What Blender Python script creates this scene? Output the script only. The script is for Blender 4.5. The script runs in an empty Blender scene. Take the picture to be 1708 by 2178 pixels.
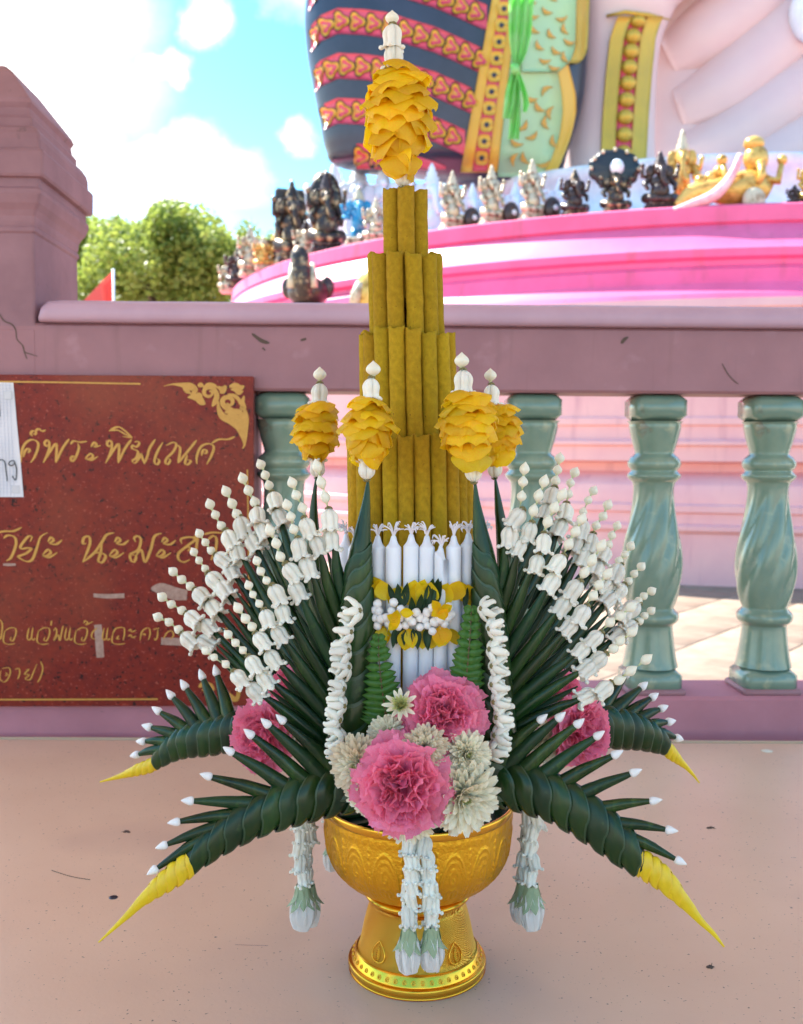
import bpy, math, random
from mathutils import Vector, Matrix, noise
random.seed(7)
R = math.radians
sc = bpy.context.scene
COL = sc.collection

# ------------------------------------------------------------------ camera
PITCH, ROLL, F, CX, CY, CAMZ = R(3.83), R(0.3), 2150.0, 854.0, 1089.0, 1.39
CAMROT = Matrix.Rotation(math.pi/2-PITCH, 4, 'X') @ Matrix.Rotation(ROLL, 4, 'Z')
cam = bpy.data.cameras.new('camera'); camo = bpy.data.objects.new('camera', cam); COL.objects.link(camo)
camo.matrix_world = Matrix.Translation((0, 0, CAMZ)) @ CAMROT
cam.sensor_fit = 'HORIZONTAL'; cam.sensor_width = 36; cam.lens = 36*F/1708
cam.clip_start = 0.05; cam.clip_end = 3000
cam.dof.use_dof = True; cam.dof.focus_distance = 1.17; cam.dof.aperture_fstop = 10.5
sc.camera = camo
sc.view_settings.view_transform = 'Standard'; sc.view_settings.look = 'None'
sc.view_settings.exposure = 2.2; sc.view_settings.gamma = 1; sc.view_settings.use_curve_mapping = False
try:
    sc.cycles.use_denoising = True; sc.cycles.max_bounces = 8; sc.cycles.diffuse_bounces = 5
    sc.cycles.sample_clamp_indirect = 8; sc.cycles.caustics_reflective = False; sc.cycles.caustics_refractive = False
except Exception: pass

def ray(x, y):
    return (CAMROT @ Vector(((x-CX)/F, -(y-CY)/F, -1, 0))).xyz
def P(x, y, D):
    """point of the place seen at photo coordinates x,y and standing D metres in front of the camera"""
    r = ray(x, y)
    return Vector((r.x*D/r.y, D, CAMZ + r.z*D/r.y))
def PX(D): return D/F

# ------------------------------------------------------------------ world and sun
SUN_DIR = Vector((-0.62, 0.50, 1.02)).normalized()     # towards the sun: behind the scene, left, high
world = bpy.data.worlds.new('World'); sc.world = world; world.use_nodes = True
nt = world.node_tree; N = nt.nodes; L = nt.links; N.clear()
out = N.new('ShaderNodeOutputWorld'); bg = N.new('ShaderNodeBackground'); L.new(bg.outputs[0], out.inputs[0])
sky = N.new('ShaderNodeTexSky'); sky.sky_type = 'NISHITA'; sky.sun_disc = False
sky.sun_elevation = math.asin(SUN_DIR.z); sky.sun_rotation = math.atan2(SUN_DIR.x, SUN_DIR.y)
sky.air_density = 1.0; sky.dust_density = 0.6; sky.ozone_density = 1.2; sky.altitude = 0
tc = N.new('ShaderNodeTexCoord')
nz = N.new('ShaderNodeTexNoise'); nz.inputs['Scale'].default_value = 5; nz.inputs['Detail'].default_value = 6; nz.inputs['Roughness'].default_value = .6
L.new(tc.outputs['Generated'], nz.inputs['Vector'])
sub = N.new('ShaderNodeVectorMath'); sub.operation = 'SUBTRACT'; sub.inputs[1].default_value = (.5, .5, .5); L.new(nz.outputs['Color'], sub.inputs[0])
scl = N.new('ShaderNodeVectorMath'); scl.operation = 'SCALE'; scl.inputs['Scale'].default_value = .13; L.new(sub.outputs[0], scl.inputs[0])
addv = N.new('ShaderNodeVectorMath'); addv.operation = 'ADD'; L.new(tc.outputs['Generated'], addv.inputs[0]); L.new(scl.outputs[0], addv.inputs[1])
nz2 = N.new('ShaderNodeTexNoise'); nz2.inputs['Scale'].default_value = 3.4; nz2.inputs['Detail'].default_value = 7; nz2.inputs['Roughness'].default_value = .55
L.new(tc.outputs['Generated'], nz2.inputs['Vector'])
mr0 = N.new('ShaderNodeMapRange'); mr0.inputs[1].default_value = .50; mr0.inputs[2].default_value = .64; L.new(nz2.outputs['Fac'], mr0.inputs[0])
acc = mr0.outputs[0]
def mx(op, a, b):
    m = N.new('ShaderNodeMath'); m.operation = op
    for i, v in enumerate((a, b)):
        if isinstance(v, (int, float)): m.inputs[i].default_value = v
        else: L.new(v, m.inputs[i])
    return m.outputs[0]
acc = mx('MULTIPLY', acc, .75)
for (x, y, s, e, k) in ((430, 345, .020, .050, 1.0), (350, 385, .020, .055, 1.), (505, 370, .012, .04, 1.), (350, 125, .006, .022, .9), (300, 135, .004, .02, .8),
                     (40, 120, .02, .10, .9), (140, 280, .01, .06, .8), (10, 300, .05, .12, 1.), (400, 10, .008, .03, .9), (655, 290, .006, .022, .8), (330, 470, .02, .10, .45), (180, 40, .01, .07, .5), (260, 200, .0, .06, .4)):
    d = ray(x, y).normalized()
    vd = N.new('ShaderNodeVectorMath'); vd.operation = 'DISTANCE'; L.new(addv.outputs[0], vd.inputs[0]); vd.inputs[1].default_value = d
    mr = N.new('ShaderNodeMapRange'); mr.interpolation_type = 'SMOOTHSTEP'
    mr.inputs[1].default_value = s; mr.inputs[2].default_value = e; mr.inputs[3].default_value = k; mr.inputs[4].default_value = 0
    L.new(vd.outputs['Value'], mr.inputs[0]); acc = mx('MAXIMUM', acc, mr.outputs[0])
mixc = N.new('ShaderNodeMix'); mixc.data_type = 'RGBA'; L.new(acc, mixc.inputs['Factor'])
hsv = N.new('ShaderNodeHueSaturation'); hsv.inputs['Hue'].default_value = .485; hsv.inputs['Saturation'].default_value = 1.5; L.new(sky.outputs[0], hsv.inputs['Color'])
L.new(hsv.outputs[0], mixc.inputs['A']); mixc.inputs['B'].default_value = (4.6, 4.5, 4.4, 1)
L.new(mixc.outputs['Result'], bg.inputs[0]); bg.inputs[1].default_value = 0.11
sl = bpy.data.lights.new('sun', 'SUN'); sl.energy = 3.8; sl.angle = R(.55); sl.color = (1, .955, .88)
so = bpy.data.objects.new('sun', sl); COL.objects.link(so); so.rotation_euler = SUN_DIR.to_track_quat('Z', 'Y').to_euler()

# ------------------------------------------------------------------ object helpers
W = {}
def link(o, M=None, parent=None):
    M = M or Matrix.Identity(4); COL.objects.link(o); W[o.name] = M
    if parent is not None:
        o.parent = parent; o.matrix_basis = W[parent.name].inverted() @ M
    else: o.matrix_basis = M
    return o
def tag(o, label=None, cat=None, group=None, kind=None):
    if label: o['label'] = label
    if cat: o['category'] = cat
    if group: o['group'] = group
    if kind: o['kind'] = kind
    return o
def thing(name, label, cat, loc=(0, 0, 0), group=None):
    return tag(link(bpy.data.objects.new(name, None), Matrix.Translation(loc)), label, cat, group)
class MB:
    def __init__(s): s.v = []; s.f = []; s.m = []; s.uv = None
    def add(s, vs, fs, m=0, M=None):
        b = len(s.v); s.v += [tuple(M @ Vector(v)) if M else tuple(v) for v in vs]
        s.f += [tuple(b+i for i in f) for f in fs]; s.m += [m]*len(fs); return s
    def merge(s, o, M=None, m=0):
        b = len(s.v); s.v += [tuple(M @ Vector(v)) if M else tuple(v) for v in o.v]
        s.f += [tuple(b+i for i in f) for f in o.f]; s.m += [k+m for k in o.m]; return s
    def mesh(s, name, mats, smooth=True):
        me = bpy.data.meshes.new(name); me.from_pydata(s.v, [], s.f)
        for m in (mats if isinstance(mats, (list, tuple)) else [mats]): me.materials.append(m)
        me.polygons.foreach_set('material_index', s.m)
        me.polygons.foreach_set('use_smooth', [smooth]*len(s.f))
        if s.uv:
            u = me.uv_layers.new(name='UVMap')
            u.data.foreach_set('uv', [c for lp in me.loops for c in s.uv[lp.vertex_index]])
        me.validate(); me.update(); return me
def obj(name, mesh_or_mb, mats=None, parent=None, M=None, smooth=True):
    """links a mesh as one object; an MB in world coordinates is recentred on its parent"""
    if isinstance(mesh_or_mb, MB):
        if M is None:                                # world-space verts: recentre at own middle
            vs = mesh_or_mb.v; n = len(vs)
            c = Vector((sum(v[0] for v in vs)/n, sum(v[1] for v in vs)/n, sum(v[2] for v in vs)/n))
            mesh_or_mb.v = [(v[0]-c.x, v[1]-c.y, v[2]-c.z) for v in vs]; M = Matrix.Translation(c)
        me = mesh_or_mb.mesh(name, mats, smooth)
    else: me = mesh_or_mb
    return link(bpy.data.objects.new(name, me), M, parent)
def frame(o, z, up=Vector((0, 0, 1)), s=1.0, roll=0.0):
    z = Vector(z).normalized(); x = Vector(up).cross(z)
    if x.length < 1e-4: x = Vector((1, 0, 0)).cross(z)
    x.normalize(); y = z.cross(x)
    M = Matrix((x, y, z)).transposed().to_4x4(); M = M @ Matrix.Rotation(roll, 4, 'Z')
    sx = s if isinstance(s, (tuple, list)) else (s, s, s)
    return Matrix.Translation(o) @ M @ Matrix.Diagonal((*sx, 1))

def box(x0, x1, y0, y1, z0, z1, bev=0.0):
    mb = MB()
    if bev <= 0:
        v = [(x, y, z) for x in (x0, x1) for y in (y0, y1) for z in (z0, z1)]
        return mb.add(v, [(0, 1, 3, 2), (4, 6, 7, 5), (0, 4, 5, 1), (2, 3, 7, 6), (0, 2, 6, 4), (1, 5, 7, 3)])
    b = bev; vs = []
    for z, i in ((z0, b), (z0+b, 0), (z1-b, 0), (z1, b)):
        for (cx, cy, sx, sy) in ((x0, y0, 1, 1), (x1, y0, -1, 1), (x1, y1, -1, -1), (x0, y1, 1, -1)):
            a = (cx+sx*(b+i), cy+sy*i, z); c = (cx+sx*i, cy+sy*(b+i), z)
            vs += [c, a] if (sx == sy) else [a, c]
    n = 8; fs = []
    for k in range(3):
        for j in range(n): fs.append((k*n+j, k*n+(j+1) % n, (k+1)*n+(j+1) % n, (k+1)*n+j))
    fs.append(tuple(range(n-1, -1, -1))); fs.append(tuple(3*n+j for j in range(n)))
    return mb.add(vs, fs)
def grid_faces(nu, nv, wrap=False):
    fs = []
    for i in range(nu-1):
        for j in range(nv if wrap else nv-1):
            fs.append((i*nv+j, i*nv+(j+1) % nv, (i+1)*nv+(j+1) % nv, (i+1)*nv+j))
    return fs
def lathe(prof, seg=32, fr=None, M=None, m=0, cap=False, mb=None):
    mb = mb or MB(); vs = []
    for i, (r, z) in enumerate(prof):
        for j in range(seg):
            a = 2*math.pi*j/seg; k = fr(a, i/(len(prof)-1)) if fr else 1
            vs.append((r*k*math.cos(a), r*k*math.sin(a), z))
    fs = grid_faces(len(prof), seg, True)
    if cap: fs += [tuple(range(seg-1, -1, -1)), tuple((len(prof)-1)*seg+j for j in range(seg))]
    return mb.add(vs, fs, m, M)
def catmull(pts, n):
    """resample control tuples of any length with a Catmull-Rom spline: n samples"""
    pts = [tuple(p) for p in pts]; k = len(pts); o = []
    for i in range(n):
        t = i/(n-1)*(k-1); s = min(int(t), k-2); u = t-s
        p0, p1, p2, p3 = pts[max(s-1, 0)], pts[s], pts[s+1], pts[min(s+2, k-1)]
        o.append(tuple(.5*((2*b)+(-a+c)*u+(2*a-5*b+4*c-d)*u*u+(-a+3*b-3*c+d)*u**3) for a, b, c, d in zip(p0, p1, p2, p3)))
    return o
def tube(pts, rad, seg=10, flat=1.0, side=None, cap=True, mb=None, m=0, fr=None):
    """pts: Vectors, rad: radii; side: preferred wide axis, flat: ratio of the other axis"""
    mb = mb or MB(); n = len(pts); vs = []; pts = [Vector(p) for p in pts]
    s = Vector(side) if side is not None else None; prev = None
    for i in range(n):
        t = (pts[min(i+1, n-1)]-pts[max(i-1, 0)])
        t = t.normalized() if t.length > 1e-9 else Vector((0, 0, 1))
        if s is not None: a = s-t*s.dot(t)
        elif prev is None: a = Vector((0, 0, 1))-t*t.z if abs(t.z) < .9 else Vector((1, 0, 0))-t*t.x
        else: a = prev-t*prev.dot(t)
        a.normalize(); prev = a; b = t.cross(a)
        for j in range(seg):
            q = 2*math.pi*j/seg; k = fr(q, i/(n-1)) if fr else 1
            vs.append(pts[i]+a*(rad[i]*k*math.cos(q))+b*(rad[i]*k*flat*math.sin(q)))
    fs = grid_faces(n, seg, True)
    if cap: fs += [tuple(range(seg-1, -1, -1)), tuple((n-1)*seg+j for j in range(seg))]
    return mb.add(vs, fs, m)
def ellipsoid(c, r, seg=14, rings=9, M=None, mb=None, m=0):
    mb = mb or MB(); c = Vector(c); r = r if isinstance(r, (tuple, list)) else (r, r, r)
    prof = [(math.sin(math.pi*i/(rings-1)) if 0 < i < rings-1 else .02, -math.cos(math.pi*i/(rings-1))) for i in range(rings)]
    T = Matrix.Translation(c) @ Matrix.Diagonal((r[0], r[1], r[2], 1))
    return lathe(prof, seg, M=(M @ T if M else T), m=m, mb=mb, cap=True)

# ------------------------------------------------------------------ materials
def mat(name, col, rough=.6, metal=0.0, col2=None, nscale=20, ndet=4, lo=.35, hi=.65, bump=0.0, bscale=60, bdet=4, sss=0.0, sssr=.004,
        trans=0.0, spec=.5, coat=0.0, vary=0.0, specks=None, coord='Object', stretch=None, sheen=0.0, emit=None):
    m = bpy.data.materials.new(name); m.use_nodes = True; nt = m.node_tree; N = nt.nodes; L = nt.links
    p = N['Principled BSDF']; o = N['Material Output']
    p.inputs['Base Color'].default_value = (*col, 1); p.inputs['Roughness'].default_value = rough; p.inputs['Metallic'].default_value = metal
    p.inputs['Specular IOR Level'].default_value = spec; p.inputs['Coat Weight'].default_value = coat; p.inputs['Coat Roughness'].default_value = .12
    if sss: p.inputs['Subsurface Weight'].default_value = sss; p.inputs['Subsurface Radius'].default_value = (1, .8, .6); p.inputs['Subsurface Scale'].default_value = sssr
    if sheen: p.inputs['Sheen Weight'].default_value = sheen
    tc = N.new('ShaderNodeTexCoord'); v = tc.outputs[coord]
    if stretch:
        mp = N.new('ShaderNodeMapping'); mp.inputs['Scale'].default_value = stretch; L.new(v, mp.inputs[0]); v = mp.outputs[0]
    colout = None
    if col2:
        nz = N.new('ShaderNodeTexNoise'); nz.inputs['Scale'].default_value = nscale; nz.inputs['Detail'].default_value = ndet; nz.inputs['Roughness'].default_value = .6
        L.new(v, nz.inputs['Vector'])
        mr = N.new('ShaderNodeMapRange'); mr.inputs[1].default_value = lo; mr.inputs[2].default_value = hi; L.new(nz.outputs['Fac'], mr.inputs[0])
        mi = N.new('ShaderNodeMix'); mi.data_type = 'RGBA'; L.new(mr.outputs[0], mi.inputs['Factor'])
        mi.inputs['A'].default_value = (*col, 1); mi.inputs['B'].default_value = (*col2, 1); colout = mi.outputs['Result']
    for sp in (specks or []):               # (colour, scale, threshold lo, hi[, detail])
        nz = N.new('ShaderNodeTexNoise'); nz.inputs['Scale'].default_value = sp[1]; nz.inputs['Detail'].default_value = sp[4] if len(sp) > 4 else 2
        if len(sp) > 5:
            m5 = N.new('ShaderNodeMapping'); m5.inputs['Scale'].default_value = sp[5]; L.new(tc.outputs[coord], m5.inputs[0]); L.new(m5.outputs[0], nz.inputs['Vector'])
        else: L.new(v, nz.inputs['Vector'])
        mr = N.new('ShaderNodeMapRange'); mr.inputs[1].default_value = sp[2]; mr.inputs[2].default_value = sp[3]; L.new(nz.outputs['Fac'], mr.inputs[0])
        mi = N.new('ShaderNodeMix'); mi.data_type = 'RGBA'; L.new(mr.outputs[0], mi.inputs['Factor'])
        if colout: L.new(colout, mi.inputs['A'])
        else: mi.inputs['A'].default_value = (*col, 1)
        mi.inputs['B'].default_value = (*sp[0], 1); colout = mi.outputs['Result']
    if vary and colout:                     # every leaf and petal a little different from its neighbour
        oi = N.new('ShaderNodeObjectInfo'); hs = N.new('ShaderNodeHueSaturation')
        a = N.new('ShaderNodeMapRange'); a.inputs[3].default_value = 1-vary; a.inputs[4].default_value = 1+vary*.8; L.new(oi.outputs['Random'], a.inputs[0]); L.new(a.outputs[0], hs.inputs['Value'])
        w_ = N.new('ShaderNodeTexWhiteNoise'); w_.noise_dimensions = '1D'; L.new(oi.outputs['Random'], w_.inputs['W'])
        h_ = N.new('ShaderNodeMapRange'); h_.inputs[3].default_value = .5-vary*.06; h_.inputs[4].default_value = .5+vary*.05; L.new(w_.outputs['Value'], h_.inputs[0]); L.new(h_.outputs[0], hs.inputs['Hue'])
        L.new(colout, hs.inputs['Color']); colout = hs.outputs[0]
    if colout: L.new(colout, p.inputs['Base Color'])
    nrm = None
    if bump:
        nb = N.new('ShaderNodeTexNoise'); nb.inputs['Scale'].default_value = bscale; nb.inputs['Detail'].default_value = bdet; L.new(v, nb.inputs['Vector'])
        b = N.new('ShaderNodeBump'); b.inputs['Strength'].default_value = bump; b.inputs['Distance'].default_value = .002; L.new(nb.outputs['Fac'], b.inputs['Height'])
        L.new(b.outputs[0], p.inputs['Normal']); nrm = b.outputs[0]
    if trans:
        t = N.new('ShaderNodeBsdfTranslucent'); t.inputs['Color'].default_value = (*[min(1, c*1.15) for c in col], 1)
        if colout: L.new(colout, t.inputs['Color'])
        ms = N.new('ShaderNodeMixShader'); ms.inputs[0].default_value = trans; L.new(p.outputs[0], ms.inputs[1]); L.new(t.outputs[0], ms.inputs[2]); L.new(ms.outputs[0], o.inputs[0])
    if emit: p.inputs['Emission Color'].default_value = (*emit, 1); p.inputs['Emission Strength'].default_value = 1
    m['_p'] = 1
    return m
def gradmat(m, stops, axis=2, coord='Generated'):
    """colour of the thing along its own length"""
    N = m.node_tree.nodes; L = m.node_tree.links; p = N['Principled BSDF']
    tc = N.new('ShaderNodeTexCoord'); sp = N.new('ShaderNodeSeparateXYZ'); L.new(tc.outputs[coord], sp.inputs[0])
    r = N.new('ShaderNodeValToRGB'); r.color_ramp.elements.remove(r.color_ramp.elements[1])
    r.color_ramp.elements[0].position = stops[0][0]; r.color_ramp.elements[0].color = (*stops[0][1], 1)
    for q, c in stops[1:]:
        e = r.color_ramp.elements.new(q); e.color = (*c, 1)
    L.new(sp.outputs[axis], r.inputs[0]); L.new(r.outputs[0], p.inputs['Base Color'])
    for n in N:
        if n.type == 'BSDF_TRANSLUCENT': L.new(r.outputs[0], n.inputs['Color'])
    return m

MT = {}
MT['table'] = mat('table_laminate', (.80, .535, .375), .36, col2=(.75, .485, .335), nscale=3, bump=.12, bscale=180, spec=.5,
                  specks=[((.20, .12, .10), 210, .69, .73, 3), ((.24, .15, .12), 95, .715, .74, 5), ((.62, .40, .30), 2.2, .55, .75, 3)])
MT['table_edge'] = mat('table_edge', (.52, .40, .28), .4)
MT['pink'] = mat('pink_paint', (.34, .168, .190), .6, col2=(.285, .138, .160), nscale=5, bump=.25, bscale=45,
                 specks=[((.17, .09, .10), 26, .735, .755, 6), ((.40, .22, .25), 9, .62, .74, 8), ((.22, .11, .12), 3, .60, .90, 5, (9, 9, .7))])
MT['lilac'] = mat('lilac_paint', (.50, .33, .42), .42, col2=(.44, .285, .37), nscale=7, bump=.2, bscale=30, specks=[((.25, .15, .17), 40, .74, .76, 5)])
MT['hotpink'] = mat('hot_pink_paint', (.80, .13, .28), .45, col2=(.70, .105, .23), nscale=2, bump=.05, bscale=8, specks=[((.55, .10, .17), 2, .58, .80, 6, (3, 3, .5))])
MT['palepink'] = mat('pale_pink_paint', (.84, .45, .42), .5, col2=(.78, .39, .39), nscale=2, bump=.05, bscale=8, specks=[((.62, .28, .30), 2, .58, .80, 5, (3, 3, .4))])
MT['celadon'] = mat('celadon_glaze', (.155, .245, .185), .24, col2=(.22, .31, .225), nscale=9, coat=.35,
                    specks=[((.13, .10, .07), 11, .70, .76, 8), ((.33, .37, .24), 22, .60, .72, 3)])
MT['ground'] = mat('paving_concrete', (.40, .29, .22), .8, col2=(.34, .24, .18), nscale=3, bump=.1, bscale=30)
MT['tile'] = mat('paving_tile', (.27, .20, .145), .7, col2=(.20, .135, .095), nscale=5, ndet=8, bump=.1, bscale=20)
MT['roof'] = mat('white_soffit', (.82, .78, .72), .8)  # pale tone of the added roof, set to bounce light onto the table
MT['granite'] = mat('red_granite', (.215, .024, .014), .3, col2=(.15, .018, .014), nscale=55, ndet=6, spec=.18,
                    specks=[((.025, .010, .010), 110, .62, .69, 4), ((.33, .07, .05), 140, .62, .68, 3), ((.25, .06, .03), 2.4, .52, .75, 2)])
MT['goldpaint'] = mat('gold_lettering', (.56, .30, .055), .42, metal=.15, col2=(.48, .24, .04), nscale=60)
MT['paper'] = mat('white_paper', (.72, .72, .76), .7, col2=(.66, .67, .72), nscale=12)
MT['ink'] = mat('black_ink', (.012, .012, .016), .5)
MT['gridline'] = mat('grid_print', (.50, .54, .66), .7)
MT['tape'] = mat('tape_residue', (.30, .17, .13), .5, col2=(.42, .28, .22), nscale=90)
MT['incense'] = mat('yellow_sawdust_paste', (.44, .265, .012), .85, col2=(.33, .195, .009), nscale=130, ndet=6, vary=.14, bump=.4, bscale=420, spec=.15,
                    specks=[((.16, .08, .01), 330, .70, .76, 2)])
MT['incense_in'] = mat('incense_end', (.30, .15, .03), .9, bump=.6, bscale=500)
MT['wax'] = mat('white_wax', (.76, .77, .80), .38, col2=(.70, .71, .76), nscale=14, vary=.06, sss=.35, sssr=.006, spec=.4)
MT['wick'] = mat('cotton_wick', (.80, .74, .76), .8)
MT['leaf'] = mat('banana_leaf', (.007, .022, .007), .26, col2=(.018, .048, .009), nscale=28, stretch=(1, 1, .25), bump=.3, bscale=75, spec=.34, vary=.32, specks=[((.030, .070, .014), 60, .60, .72, 4), ((.05, .035, .012), 14, .70, .75, 6)])
MT['leaf2'] = mat('young_banana_leaf', (.014, .046, .012), .34, col2=(.009, .032, .011), nscale=24, bump=.3, bscale=75, spec=.34, vary=.32, specks=[((.035, .085, .016), 60, .60, .72, 4), ((.06, .04, .012), 16, .70, .75, 6)])
MT['leafdark'] = mat('dark_leaf', (.005, .016, .008), .40, col2=(.008, .024, .009), nscale=20)
MT['fern'] = mat('fern_green', (.060, .185, .022), .42, col2=(.035, .12, .014), nscale=60, bump=.2, bscale=300, trans=.25)
MT['pod'] = gradmat(mat('white_flower_wax', (.80, .77, .68), .5, sss=.25, sssr=.003),
                    [(0, (.36, .42, .14)), (.12, (.60, .62, .36)), (.26, (.80, .76, .60)), (.94, (.80, .75, .60)), (1, (.40, .34, .22))], 2)
MT['crown'] = mat('crown_flower_white', (.89, .85, .74), .5, col2=(.84, .79, .66), nscale=60, vary=.12, specks=[((.50, .42, .26), 90, .68, .74, 3)], sss=.25, sssr=.003, trans=.12)
MT['calyx'] = mat('crown_flower_calyx', (.26, .22, .07), .6, col2=(.14, .10, .04), nscale=200)
MT['tip'] = mat('white_tip', (.80, .77, .74), .45, sss=.2, sssr=.004)
MT['yellow'] = mat('yellow_petal', (.96, .74, .015), .5, col2=(.95, .58, .008), nscale=35, vary=.16, trans=.55, bump=.15, bscale=90)
MT['yellowcup'] = mat('yellow_cup_petal', (.86, .66, .02), .5, col2=(.80, .56, .01), nscale=30, trans=.3, bump=.15, bscale=90)
MT['yleaf'] = mat('yellow_ribbon_leaf', (.84, .60, .008), .36, col2=(.70, .46, .006), nscale=30, stretch=(1, 1, 1), bump=.2, bscale=90)
MT['pinkpetal'] = mat('pink_carnation_petal', (.95, .20, .35), .6, col2=(.95, .34, .47), nscale=38, vary=.14, trans=.33, bump=.25, bscale=140)
MT['chry'] = mat('cream_petal', (.93, .86, .68), .55, col2=(.90, .82, .62), vary=.10, trans=.25)
MT['chryin'] = mat('green_cream_petal', (.62, .62, .26), .55, trans=.2)
MT['chrytan'] = mat('tan_cream_petal', (.78, .66, .48), .55, trans=.25)
MT['sepal'] = mat('grey_green_sepal', (.25, .32, .17), .55, col2=(.36, .42, .25), nscale=120, bump=.2, bscale=200)
MT['rose'] = mat('white_rose_petal', (.86, .81, .76), .5, trans=.35, bump=.1, bscale=80)
MT['gold'] = mat('gold_plate', (.88, .46, .05), .24, metal=1.0, col2=(.80, .42, .035), nscale=8)
MT['goldbowl'] = mat('embossed_gold_plate', (.86, .44, .022), .34, metal=.8, col2=(.80, .38, .016), nscale=10, bump=.5, bscale=330, bdet=3)
MT['goldhatch'] = mat('hatched_gold_plate', (.90, .47, .055), .36, metal=1.0)
MT['shadedpink'] = mat('shaded_dirty_pink_paint', (.29, .155, .185), .7, col2=(.215, .11, .135), nscale=6, bump=.35, bscale=35, specks=[((.13, .075, .08), 18, .66, .72, 7)])  # darker pink with the cap's shade put into the colour, plus mottled dirt
MT['plinthpink'] = mat('plinth_pink_paint', (.50, .205, .25), .6, col2=(.43, .17, .21), nscale=6, bump=.25, bscale=45, specks=[((.2, .10, .11), 30, .72, .76, 6)])  # more saturated pink, also brightened in colour to make up for weak light
MT['leafedge'] = mat('cut_leaf_edge', (.022, .055, .020), .4)
MT['yedge'] = mat('cut_yellow_edge', (.80, .50, .02), .4)
MT['stone'] = mat('speck_dirt', (.10, .065, .05), .8)
# ================================================================== the setting
g = MB(); S = 600
g.add([(-S, -S, 0), (S, -S, 0), (S, S, 0), (-S, S, 0)], [(0, 1, 2, 3)])
ground = tag(obj('ground', g, MT['ground'], M=Matrix.Identity(4)), kind='structure')
tm = box(-.295, .295, -.295, .295, 0, .012, .004).mesh('floor_tile', MT['tile'])
for i in range(-3, 12):
    for j in range(0, 18):
        a = R(38); x0, y0 = (i-2)*.6, j*.6-1.2
        x = 1.0+x0*math.cos(a)+y0*math.sin(a)*.9; y = 5.2-x0*math.sin(a)+y0*math.cos(a)*.9-2
        if 3.0 < y < 11.5 and -1.5 < x < 6 and (x-5)**2+(y-20)**2 > 6.0**2:
            M = Matrix.Translation((x, y, .002+random.random()*.002)) @ Matrix.Rotation(-a, 4, 'Z')
            link(bpy.data.objects.new('floor_tile', tm), M, ground)
rf = box(-3.3, 2.7, -1.5, 3.72, 3.30, 3.42); ro = tag(obj('shade_roof', rf, MT['roof'], M=Matrix.Identity(4), smooth=False),  # unseen roof added to shade the foreground; extents set for the light let in
        'unseen flat white roof slab added to shade the table and balustrade', 'roof')
for x in (-3.1, 2.5):
    for y in (-1.3, 3.5):
        c = box(x-.12, x+.12, y-.12, y+.12, .0, 3.297, .01)
        obj('shade_roof_post', c, MT['roof'], ro, M=Matrix.Identity(4), smooth=False)

# table
tt = thing('table', 'large cream laminate table carrying the flower offering, full of specks and scuffs', 'table', (.1, .8, 0))
TZ = .727
b_ = box(-1.75, 1.9, -.6, 2.222, TZ-.028, TZ, .003)
obj('table_top', b_, MT['table'], tt, M=Matrix.Identity(4), smooth=False)
obj('edge_strip', box(-1.752, 1.902, 2.225, 2.235, TZ-.032, TZ+.0025, .001), MT['table_edge'], tt, M=Matrix.Identity(4), smooth=False)
for x in (-1.6, 1.75):
    for y in (-.45, 2.05):
        obj('leg', box(x-.025, x+.025, y-.025, y+.025, 0, TZ-.029, .004), MT['table_edge'], tt, M=Matrix.Identity(4), smooth=False)
def on_table(x, y):
    r = ray(x, y); k = (TZ-CAMZ)/r.z; return Vector((r.x*k, r.y*k, TZ))
def speck(x, y, s, name, label, cat, m, seed):
    rr = random.Random(seed); c = on_table(x, y); mb = MB()
    for k in range(5):
        o = c+Vector((rr.uniform(-s, s)*.7, rr.uniform(-s, s)*.5, .0006))
        ellipsoid(o, (s*rr.uniform(.3, .6), s*rr.uniform(.2, .45), .0009), 8, 5, mb=mb)
    for k in range(3):
        o = c+Vector((rr.uniform(-s, s), rr.uniform(-s, s)*.6, .001))
        tube([o, o+Vector((rr.uniform(-s, s), rr.uniform(-s, s), .0004))], [.0005, .0003], 5, mb=mb)
    tag(obj(name, mb, m), label, cat)
speck(272, 1769, .007, 'dead_insect', 'small crushed dark insect on the table left of the hanging garland', 'insect', MT['stone'], 1)
speck(1511, 1761, .007, 'dead_insect', 'small dark insect on the table right of the front right leaf arm', 'insect', MT['stone'], 5)
speck(1510, 2057, .006, 'dead_insect', 'small curled insect with a tail near the right yellow leaf point', 'insect', MT['stone'], 3)
sm = MB(); c = on_table(241, 1909)
lathe([(.0001, .0016), (.004, .0016), (.0062, .0008), (.0066, 0)], 20, M=Matrix.Translation(c), mb=sm)
tag(obj('screw_head', sm, mat('blued_steel', (.05, .055, .08), .35, metal=.6)), 'dark bluish screw head sunk in the table at left', 'screw')
hp = catmull([tuple(on_table(x, y)+Vector((0, 0, .0008))) for x, y in ((110, 1852), (140, 1862), (165, 1868), (192, 1872))], 14)
tag(obj('loose_hair', tube(hp, [.00045]*14, 5), MT['stone']), 'thin dark hair lying on the table at the far left', 'hair')
pm = MB(); ellipsoid(on_table(1631, 1598)+Vector((0, 0, .001)), (.013, .012, .0016), 12, 5, mb=pm)
tag(obj('fallen_petal', pm, MT['crown']), 'single white petal fallen near the far edge of the table', 'petal')

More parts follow.
